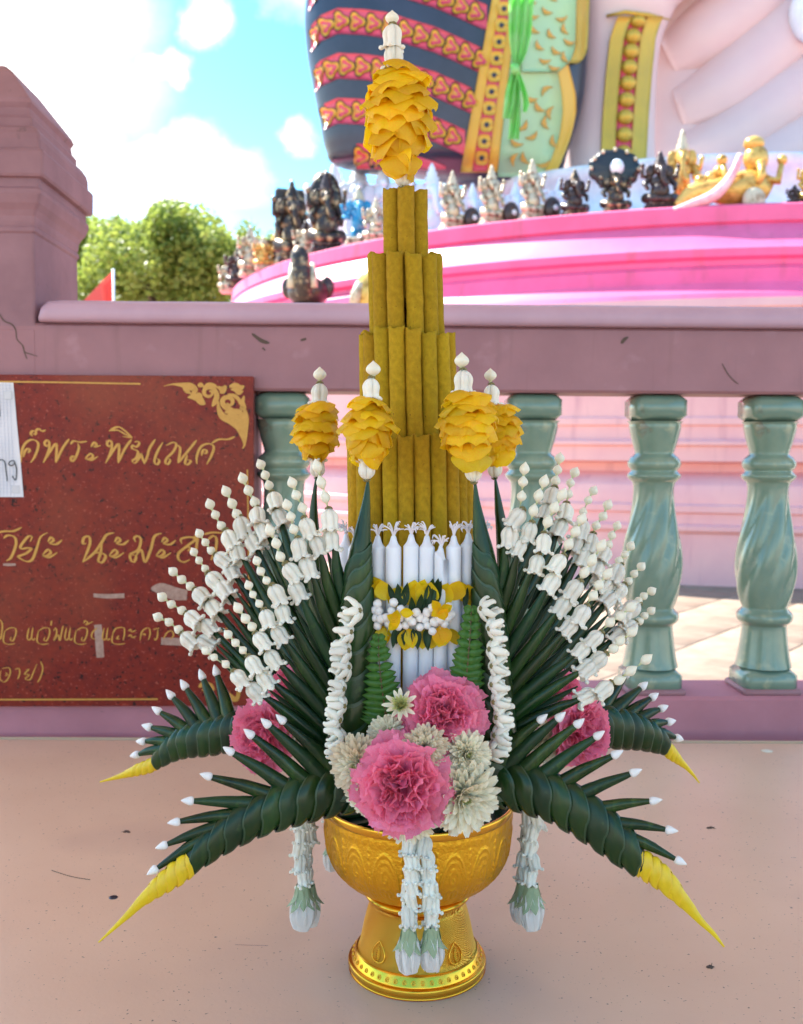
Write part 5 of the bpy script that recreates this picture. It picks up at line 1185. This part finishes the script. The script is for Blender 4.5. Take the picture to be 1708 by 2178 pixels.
arm(ZM, [(1680, 735, 140), (1560, 750, 138), (1420, 775, 142), (1280, 815, 142), (1150, 865, 132), (1010, 930, 118), (870, 1010, 105), (740, 1100, 90), (610, 1215, 66)], [(1185, 293), (1092, 317), (988, 382), (862, 490), (722, 648), (608, 806), (524, 940), (448, 1090), (393, 1246)],
    [(650, 1180, 70), (570, 1245, 74), (480, 1310, 64), (400, 1370, 50), (320, 1440, 34), (240, 1520, 22), (150, 1605, 12), (68, 1680, 5)], 1.13, 1.05, 'large front left leaf arm bending down to a long yellow point', 10, 12.5, 29)
arm(ZN, [(20, 880, 120), (130, 880, 125), (280, 895, 140), (420, 930, 145), (560, 985, 142), (700, 1070, 138), (840, 1170, 128), (970, 1280, 112), (1090, 1400, 78)], [(480, 470), (592, 457), (707, 497), (830, 572), (942, 690), (1057, 803), (1180, 983), (1278, 1170), (1333, 1366)],
    [(1050, 1350, 74), (1120, 1400, 82), (1200, 1460, 74), (1300, 1560, 54), (1380, 1650, 38), (1450, 1730, 24), (1530, 1810, 15), (1592, 1888, 6)], 1.13, 1.05, 'large front right leaf arm bending down to a long yellow point', 10, 12.5, 29)

# open crown flower strips on the spikes
ZG = lambda x, y: (650.7+.2845*x, 1177.5+.2845*y)
for (ps, sd, lb) in (([(400, 425), (335, 585), (315, 725), (318, 850), (280, 1010), (285, 1140), (252, 1245), (290, 1390), (255, 1480)], -1, 'strip of open white crown flowers running down the left leaf stalk'),
                     ([(1310, 410), (1368, 560), (1374, 715), (1390, 840), (1390, 980), (1405, 1110), (1425, 1225), (1410, 1360), (1375, 1485)], 1, 'strip of open white crown flowers running down the right leaf stalk')):
    D = 1.082; p0 = ZG(*ps[-1]); t = thing('flower_strip', lb, 'flower strip', tuple(P(*p0, D)), 'white flower strips on the leaf stalks')
    for i, (x, y) in enumerate(ps):
        for q in range(2):
            if q and i == len(ps)-1: continue
            px_, py_ = ZG(x, y)
            if q: n_ = ZG(*ps[i+1]); px_ = (px_+n_[0])/2; py_ = (py_+n_[1])/2
            s = 37*PX(D)*rnd.uniform(.95, 1.08)
            dr = Vector((sd*.80, .42-.25*q, -.06+rnd.uniform(-.2, .2)))
            link(bpy.data.objects.new('crown_flower', rnd.choice(me_open)), frame(P(px_+(0 if not q else sd*7), py_, D+.006*q), dr, s=s, roll=rnd.random()*6), t)
# ================================================================== ferns
def fern(label, rach, nleaf, L0, L1, D, seed, skip=0):
    rr = random.Random(seed); cs = catmull(rach, 60); k = PX(D)
    t = thing('fern_frond', label, 'fern', tuple(P(*rach[-1], D)), 'fern fronds beside the candles')
    pts = [P(x, y, D-.004*math.sin(i/59*math.pi)) for i, (x, y) in enumerate(cs)]
    obj('midrib', tube(pts, [.0005+.0009*i/59 for i in range(60)], 6), mat('fern_rib', (.10, .07, .02), .6), t)
    for i in range(nleaf):
        f = (i+.6)/nleaf; j = int(f*58)+1; o = pts[j]; tg = (pts[j-1]-pts[j]).normalized()
        for s in (-1, 1):
            Lp = (L0+(L1-L0)*f**.8)*k*rr.uniform(.93, 1.05); S_ = tg.cross(Vector((0, 1, 0)))*-s; S_.normalize()
            e = rr.uniform(.12, .34); yd = S_*math.cos(e)+tg*math.sin(e)+Vector((0, rr.uniform(-.1, .12), 0))
            mb = MB(); nl = 12; wd = math.dist(rach[0], rach[-1])/nleaf*.62*k
            for a in range(nl+1):
                v = a/nl; w = wd*(.75+.25*math.sin(math.pi*min(1, v*1.2)))*(1-max(0, v-.72)/.28*.86)*(1+.10*math.sin(v*38))
                for q in (-1, -.5, 0, .5, 1):
                    mb.v.append((q*w, v*Lp, -.10*Lp*v*v+.0012*math.cos(q*3)+.0006*math.sin(v*9+i)))
            mb.f += grid_faces(nl+1, 5); mb.m += [0]*len(mb.f)
            obj('leaflet', mb, MT['fern'], t, M=basis(o+Vector((0, -.0006*i/nleaf, 0)), yd, Vector((0, -1, .25)), 1))
fern('left fern frond leaning over the candles and carnations', [(805, 1350), (806, 1400), (812, 1460), (819, 1510), (822, 1545)], 14, 12, 60, 1.105, 1)
fern('right fern frond rising between the candles and the right leaf stalk', [(1003, 1290), (1000, 1350), (995, 1410), (989, 1460), (983, 1510)], 14, 14, 52, 1.10, 2)

# ================================================================== garland band across the candles
gar = thing('flower_garland', 'garland of yellow petals, green leaves and round white buds tied across the candles', 'garland', tuple(P(900, 1310, 1.13)))
def lens_mesh(name, m, tipp=1.0, cup=.25):
    mb = MB(); n = 9
    for a in range(n):
        v = a/(n-1); w = .30*math.sin(math.pi*v**(.75 if tipp else 1))**.85+.02*(1-v)
        for q in (-1, -.5, 0, .5, 1): mb.v.append((q*w, v, cup*(q*q)*w-.12*math.sin(v*3)))
    mb.f += grid_faces(n, 5); mb.m += [0]*len(mb.f); return mb.mesh(name, m)
me_gl = lens_mesh('green_leaf', MT['leaf2']); me_gy = lens_mesh('yellow_petal', MT['yellowcup'], 0, .5); me_gy2 = lens_mesh('yellow_petal', MT['yellow'], 0, .6)
def gD(x, r=.118): X = (x-900)*PX(1.14); return 1.245-math.sqrt(max(r*r-X*X*1.0, .0004))
def gput(me, zx, zy_, ang, ln, wf=1.0, dz=0.0, lean=.35):
    x, y = ZG(zx, zy_); D = gD(x)+dz; k = PX(D); a = R(ang); yd = Vector((math.sin(a), -lean, math.cos(a)))
    link(bpy.data.objects.new(me.name.split('.')[0], me), basis(P(x, y, D), yd, Vector((0, -1, .2)), ln*.2845*k) @ Matrix.Diagonal((wf, 1, 1, 1)), gar)
for (x, y, a, l, w) in ((530, 330, -8, 160, 1.3), (560, 340, 4, 150, 1.2), (640, 400, 22, 180, 1.0), (590, 350, -12, 150, 1.1), (790, 400, 8, 200, 1.1), (820, 380, 18, 190, .9), (890, 390, 6, 190, 1.1), (915, 330, 2, 120, 1), (1000, 400, 20, 180, 1.0), (1030, 330, -4, 70, 1), (1100, 350, 6, 150, 1.2), (1180, 360, -12, 150, 1.0), (1220, 380, 4, 160, 1.0), (1240, 400, 10, 140, 1), (505, 330, -14, 150, 1)):
    gput(me_gy if (x//10) % 2 else me_gy2, x, y, a+rnd.uniform(-10, 10), l*1.12, w*1.2, rnd.uniform(-.006, .003), rnd.uniform(.2, .5))
for (x, y, a, l, w) in ((710, 400, -8, 190, .55), (725, 400, 10, 200, .5), (660, 360, -18, 150, .45), (800, 480, -4, 170, .5), (850, 470, 4, 180, .55), (870, 470, 14, 150, .45), (915, 400, 8, 230, .6), (950, 380, 18, 200, .5), (965, 380, 6, 210, .55), (1185, 400, 8, 160, .4)):
    gput(me_gl, x, y, a, l*1.0, w*1.1, -.007, .2)
for (x, y, a, l, w) in ((580, 540, 185, 150, 1.1), (640, 540, 170, 90, 1.2), (590, 560, 200, 130, 1), (760, 560, 180, 150, 1.1), (770, 560, 165, 140, .9), (870, 560, 184, 140, 1), (1000, 540, 170, 140, 1.3), (1030, 540, 190, 150, 1.2), (1080, 560, 160, 120, .9), (540, 560, 195, 110, 1), (960, 560, 185, 140, 1.0)):
    gput(me_gy if (x//10) % 2 else me_gy2, x, y, a+rnd.uniform(-10, 10), l*1.12, w*1.2, rnd.uniform(-.006, .003), rnd.uniform(.2, .5))
for (x, y, a, l, w) in ((670, 560, 188, 150, .5), (720, 550, 200, 140, .5), (735, 560, 180, 130, .5), (800, 560, 172, 140, .5), (835, 560, 180, 160, .55), (900, 560, 175, 170, .55), (925, 560, 188, 150, .5)):
    gput(me_gl, x, y, a, l*1.0, w*1.1, -.007, .2)
me_rb = ellipsoid((0, 0, 0), 1, 14, 10).mesh('white_bud', MT['pod']); me_rb2 = lathe([tuple(p) for p in catmull([(.02, -1), (.6, -.85), (1, -.2), (.95, .3), (.5, .85), (.03, 1.05)], 14)], 12, fr=lambda a, t: 1+.05*math.cos(5*a), cap=True).mesh('white_bud', MT['tip'])
for (x, y) in ((535, 375), (545, 430), (600, 480), (560, 490), (535, 540), (655, 365), (710, 415), (755, 450), (690, 545), (745, 535), (795, 508), (855, 480), (850, 550), (905, 440), (945, 405), (905, 535), (1040, 455), (1002, 490), (1035, 525), (1070, 400), (945, 580), (640, 430), (520, 480), (705, 480), (770, 480), (825, 440), (890, 490), (960, 510), (985, 440), (1060, 480), (620, 520), (1085, 455), (515, 420)):
    px_, py_ = ZG(x, y); D = gD(px_)-.014+rnd.uniform(-.003, .003); s = 38*.2845*PX(D)*rnd.uniform(.9, 1.1)
    link(bpy.data.objects.new('white_bud', me_rb2), frame(P(px_, py_, D), (rnd.uniform(-.8, .8), -1, rnd.uniform(-.9, .6)), s=(s*.9, s*.9, s)), gar)
for (cx, cy, ang) in ((680, 465, (20, 95, 160, 200, 300)), (1000, 445, (25, 80, 170, 230, -30))):
    for a in ang:
        x, y = ZG(cx+rnd.uniform(-25, 25), cy+rnd.uniform(-40, 40)); a += rnd.uniform(-30, 30); D = gD(x)-.020; yd = Vector((math.sin(R(a)), -.9+rnd.random()*.5, math.cos(R(a))))
        link(bpy.data.objects.new('yellow_petal', me_gy2), basis(P(x, y, D), yd, Vector((0, -1, .1)), 120*.2845*PX(D)), gar)

# ================================================================== carnations and chrysanthemums
me_cp = {}
for rf_ in (0, 1, 2):
    for s in range(4):
        mb = MB(); nu, nv = 29, 10; amp = (.085, .13, .18)[rf_]
        for i in range(nv):
            v = i/(nv-1)
            for j in range(nu):
                u = j/(nu-1)*2-1; w = .10+.70*v**.72
                x = u*w; y = v*(1-.13*u*u*v)+.022*(v**5)*(math.sin(u*31+s)+.5*math.sin(u*47+s*2))
                z = amp*(v**1.6)*(math.sin(u*4.0+s*1.9)+.42*math.sin(u*8.5+s*3.1+v*2)+.14*math.sin(u*19+s))+.06*math.sin(v*4+s)-.10*v*v*(rf_ == 0)
                mb.v.append((x, y, z))
        mb.f += grid_faces(nv, nu); mb.m += [0]*len(mb.f); me_cp[(rf_, s)] = mb.mesh('petal', MT['pinkpetal'])
def carnation(label, x, y, D, rpx, nrm, seed):
    rr = random.Random(seed); k = PX(D); Rr = rpx*k; c = P(x, y, D); n = Vector(nrm).normalized()
    t = thing('carnation', label, 'carnation', tuple(c), 'pink carnations'); u = n.cross(Vector((0, 0, 1))); u.normalize(); w = u.cross(n)
    org = c+n*(-Rr*.15)
    for ring, (num, al, ln, rf_, bo) in enumerate(((8, 97, 1.0, 0, .02), (8, 85, .97, 0, .04), (8, 71, .91, 0, .06), (8, 57, .82, 1, .08), (8, 43, .74, 1, .10), (9, 30, .67, 2, .12), (10, 18, .61, 2, .18), (8, 6, .57, 2, .08))):
        for j in range(num):
            a = 2*math.pi*(j+.5*(ring % 2))/num+rr.uniform(-.2, .2); rd = u*math.cos(a)+w*math.sin(a); A = R(al+rr.uniform(-9, 9))
            yd = n*math.cos(A)+rd*math.sin(A); zn = n*math.sin(A)-rd*math.cos(A)
            if ring > 4: zn += u*rr.uniform(-1, 1)+w*rr.uniform(-1, 1)
            s = Rr*ln*rr.uniform(.9, 1.07); o = org+rd*Rr*(bo+(rr.uniform(-.05, .22) if ring > 4 else 0))
            link(bpy.data.objects.new('petal', me_cp[(rf_, rr.randrange(4))]), basis(o, yd, zn, s) @ Matrix.Diagonal((1.0 if ring < 5 else .8, 1, 1, 1)), t)
carnation('largest pink carnation, low over the front rim of the gold bowl', 854, 1672, 1.03, 103, (-.10, -1, .05), 1)
carnation('upper front pink carnation with a pointed petal below the candles', 945, 1518, 1.075, 86, (.12, -1, .45), 2)
carnation('pink carnation at left, behind the front left leaf arm', 556, 1562, 1.27, 76, (-.6, -.8, .2), 3)
carnation('small pink carnation at left, higher up behind the leaf cones', 607, 1462, 1.31, 46, (-.6, -.8, .5), 5)
carnation('pink carnation at right, behind the front right leaf cones', 1240, 1555, 1.27, 74, (.6, -.8, .2), 4)
carnation('small pink carnation at right, higher up behind the leaf cones', 1195, 1470, 1.31, 48, (.5, -.8, .5), 6)
def cpetal(m, nm='petal'):
    mb = MB(); n = 8
    for i in range(n):
        v = i/(n-1); w = .055+.085*math.sin(math.pi*min(1, .15+v*.80))**.8; w *= 1-.45*max(0, v-.85)/.15
        for q in (-1, -.4, .4, 1): mb.v.append((q*w, v, .9*w*q*q+.16*v*v))
    mb.f += grid_faces(n, 4); mb.m += [0]*len(mb.f); return mb.mesh(nm, m)
me_ch = {'w': cpetal(MT['chry']), 'g': cpetal(MT['chryin']), 't': cpetal(MT['chrytan'])}
def chrysanthemum(label, x, y, D, rpx, nrm, seed, rings=None, outer='w'):
    rr = random.Random(seed); Rr = rpx*PX(D); c = P(x, y, D); n = Vector(nrm).normalized(); t = thing('chrysanthemum', label, 'chrysanthemum', tuple(c), 'cream chrysanthemums')
    u = n.cross(Vector((0, 0, 1))); u.normalize(); w = u.cross(n); org = c-n*Rr*.25
    for ring, (num, al, ln, kd) in enumerate(rings or ((26, 100, 1.0, outer), (26, 88, .98, outer), (24, 76, .93, outer), (22, 64, .85, outer), (19, 52, .75, 'w'), (16, 40, .66, 'w'), (12, 27, .56, 'w'), (9, 14, .48, 'g'), (5, 5, .44, 'g'))):
        for j in range(num):
            a = 2*math.pi*(j+.5*(ring % 2))/num+rr.uniform(-.1, .1); rd = u*math.cos(a)+w*math.sin(a); A = R(al+rr.uniform(-8, 8))
            yd = n*math.cos(A)+rd*math.sin(A); zn = n*math.sin(A)-rd*math.cos(A); s = Rr*ln*rr.uniform(.88, 1.08)
            link(bpy.data.objects.new('petal', me_ch[kd]), basis(org+rd*Rr*.03, yd, zn, s) @ Matrix.Diagonal((1.0, 1, 1, 1)), t)
chrysanthemum('small half open chrysanthemum with green heart left of the upper carnation', 852, 1500, 1.065, 32, (-.15, -1, .6), 1, ((12, 75, 1.25, 'w'), (14, 45, .9, 'g'), (12, 32, .8, 'g'), (10, 18, .72, 'g'), (6, 6, .65, 'g')))
chrysanthemum('cream chrysanthemum under the small green hearted one', 820, 1560, 1.075, 44, (-.35, -1, .5), 2)
chrysanthemum('cream chrysanthemum peeping out left of the largest carnation', 757, 1630, 1.05, 66, (-.5, -1, .1), 3, outer='t')
chrysanthemum('tan tinged chrysanthemum wedged between the two front carnations', 905, 1590, 1.035, 50, (.05, -1, .3), 4, outer='t')
chrysanthemum('white chrysanthemum below the upper carnation at right', 995, 1606, 1.05, 58, (.3, -1, .3), 5)
chrysanthemum('large white chrysanthemum hanging over the bowl rim at right', 988, 1700, 1.04, 84, (.3, -1, -.1), 6)
chrysanthemum('white chrysanthemum peeping below the largest carnation', 870, 1742, 1.06, 68, (0, -1, -.4), 7)
chrysanthemum('white chrysanthemum low at left under the largest carnation', 778, 1692, 1.05, 52, (-.5, -1, -.2), 8)
chrysanthemum('cream chrysanthemum beside the left rear carnation', 612, 1548, 1.26, 42, (-.4, -1, .1), 9)
chrysanthemum('cream chrysanthemum beside the right rear carnation', 1170, 1580, 1.26, 46, (.4, -1, .1), 10)
# filler of folded leaves in the bowl mouth
fil = thing('leaf_collar', 'dark folded leaf collar lining the mouth of the gold bowl', 'leaves', (BX, DB, zy(1720)))
mb = MB(); lathe([(198*PXB, zy(1722)), (185*PXB, zy(1705)), (150*PXB, zy(1690)), (90*PXB, zy(1670)), (.01, zy(1665))], 60, fr=lambda a, t: 1+.02*math.sin(9*a), mb=mb, M=MBW); obj('leaf_mound', mb, MT['leafdark'], fil)
for i in range(22):
    a = 2*math.pi*i/22; rd = Vector((math.cos(a), math.sin(a), 0)); yd = rd*.95+Vector((0, 0, .12)); c = Vector((BX, DB, zy(1708)))+rd*.065
    link(bpy.data.objects.new('leaf', me_gl), basis(c, yd, Vector((0, 0, 1))+rd.cross(Vector((0, 0, 1)))*.5, .056) @ Matrix.Diagonal((1.5, 1, 1, 1)), fil)
mb = MB(); lathe([(118*PXB, zy(1690)), (108*PXB, zy(1500))], 40, mb=mb, M=MBW, cap=True); obj('stalk_core', mb, MT['leafdark'], fil)

# ================================================================== hanging garlands
me_sep = lens_mesh('sepal', MT['sepal'], 1, -.3)
mb = MB(); nu, nv = 9, 9
for i in range(nv):
    v = i/(nv-1)
    for j in range(nu):
        u = j/(nu-1)*2-1; w = .12+.25*math.sin(math.pi*min(1, .1+v*.70)); mb.v.append((u*w, v*(1-.10*u*u), -.6*u*u*w+.10*math.sin(v*math.pi)-.04*v*v+.03*math.sin(u*6+v*3)*v))
mb.f += grid_faces(nv, nu); mb.m += [0]*len(mb.f); me_rp = mb.mesh('petal', MT['rose'])
def hanging(label, x0, x1, y0, y1, D, ybud, budh, n, w=36, seed=0):
    rr = random.Random(seed); k = PX(D); t = thing('hanging_garland', label, 'garland', tuple(P(x0, y0, D)), 'crown flower garlands hanging from the bowl rim')
    obj('thread', tube([P(x0, y0-30, D), P(x1, y1+10, D)], [.0006, .0006], 6), MT['sepal'], t)
    n = max(3, n-2); y1 -= 24
    for i in range(n):
        f = i/(n-1); x, y = x0+(x1-x0)*f, y0+(y1-y0)*f
        for q in range(2):
            s = w*k*rr.uniform(1.02, 1.14); link(bpy.data.objects.new('crown_flower', rr.choice(me_crown)), frame(P(x+(q*2-1)*2, y-w*.45+q*w*.12, D+(.006 if q else 0)), (rr.uniform(-.3, .3), rr.uniform(-.45, .05), -1), s=(s*1.0, s*1.0, s*1.08), roll=i*.63+q*.6+rr.random()*.4), t)
    top = P(x1, ybud, D); h = budh*k
    for i in range(8):
        a = 2*math.pi*i/8+rr.random()*.3; rd = Vector((math.cos(a), math.sin(a), 0)); e = rr.uniform(.30, .42)
        link(bpy.data.objects.new('sepal', me_sep), basis(top+rd*h*.16+Vector((0, 0, .004)), rd*(e*1.1)+Vector((0, 0, -1)), rd+Vector((0, 0, .3)), h*rr.uniform(.56, .70)) @ Matrix.Diagonal((.85, 1, 1, 1)), t)
    for i in range(9):
        a = 2*math.pi*i/9+rr.random()*.3; rd = Vector((math.cos(a), math.sin(a), 0)); lay = i % 2
        link(bpy.data.objects.new('petal', me_rp), basis(top+rd*h*.03+Vector((0, 0, -h*.14)), rd*(.24-.07*lay)+Vector((0, 0, -1)), rd, h*rr.uniform(.80, .92)), t)
    mb = MB(); ellipsoid(top-Vector((0, 0, h*.4)), (h*.13, h*.13, h*.35), 12, 8, mb=mb); obj('bud_heart', mb, MT['rose'], t)
hanging('left one of the two central hanging garlands before the gold foot', 874, 869, 1790, 1965, 1.095, 1976, 92, 8, 37, 1)
hanging('right one of the two central hanging garlands before the gold foot', 906, 918, 1790, 1963, 1.10, 1974, 92, 8, 37, 2)
hanging('front one of the pair hanging at left below the front left arm', 640, 644, 1742, 1880, 1.20, 1886, 92, 7, 33, 3)
hanging('rear one of the pair hanging at left below the front left arm', 655, 657, 1740, 1878, 1.235, 1886, 84, 7, 30, 4)
hanging('front one of the pair hanging at right below the front right arm', 1138, 1131, 1736, 1880, 1.20, 1886, 92, 7, 33, 5)
hanging('rear one of the pair hanging at right below the front right arm', 1122, 1112, 1734, 1874, 1.235, 1882, 84, 7, 30, 6)
hanging('garland behind the bowl whose white bud shows left of the cup', 712, 706, 1700, 1785, 1.39, 1790, 62, 4, 28, 7)

# yellow petals and dark bits glimpsed behind the fans
beh = thing('rear_garland', 'yellow petal garland glimpsed between the fans behind the tower', 'garland', tuple(P(880, 1260, 1.36)))
for x, y in ((708, 1230), (716, 1250), (1052, 1215), (1058, 1235), (722, 1268), (1046, 1250), (700, 1262)):
    yd = Vector((rnd.uniform(-.4, .4), -.2, 1)); link(bpy.data.objects.new('petal', me_gy2), basis(P(x, y+14, 1.36), yd, Vector((0, -1, .1)), .022), beh)
# scratches in the laminate
for i, pts in enumerate((((1380, 1850), (1383, 1900)), ((500, 2010), (570, 2012)))):
    sp = catmull([tuple(on_table(x, y)+Vector((0, 0, .0004))) for x, y in pts], 14)
    obj('scratch', tube(sp, [.00022]*14, 4, flat=.3), MT['shadedpink'], tt)
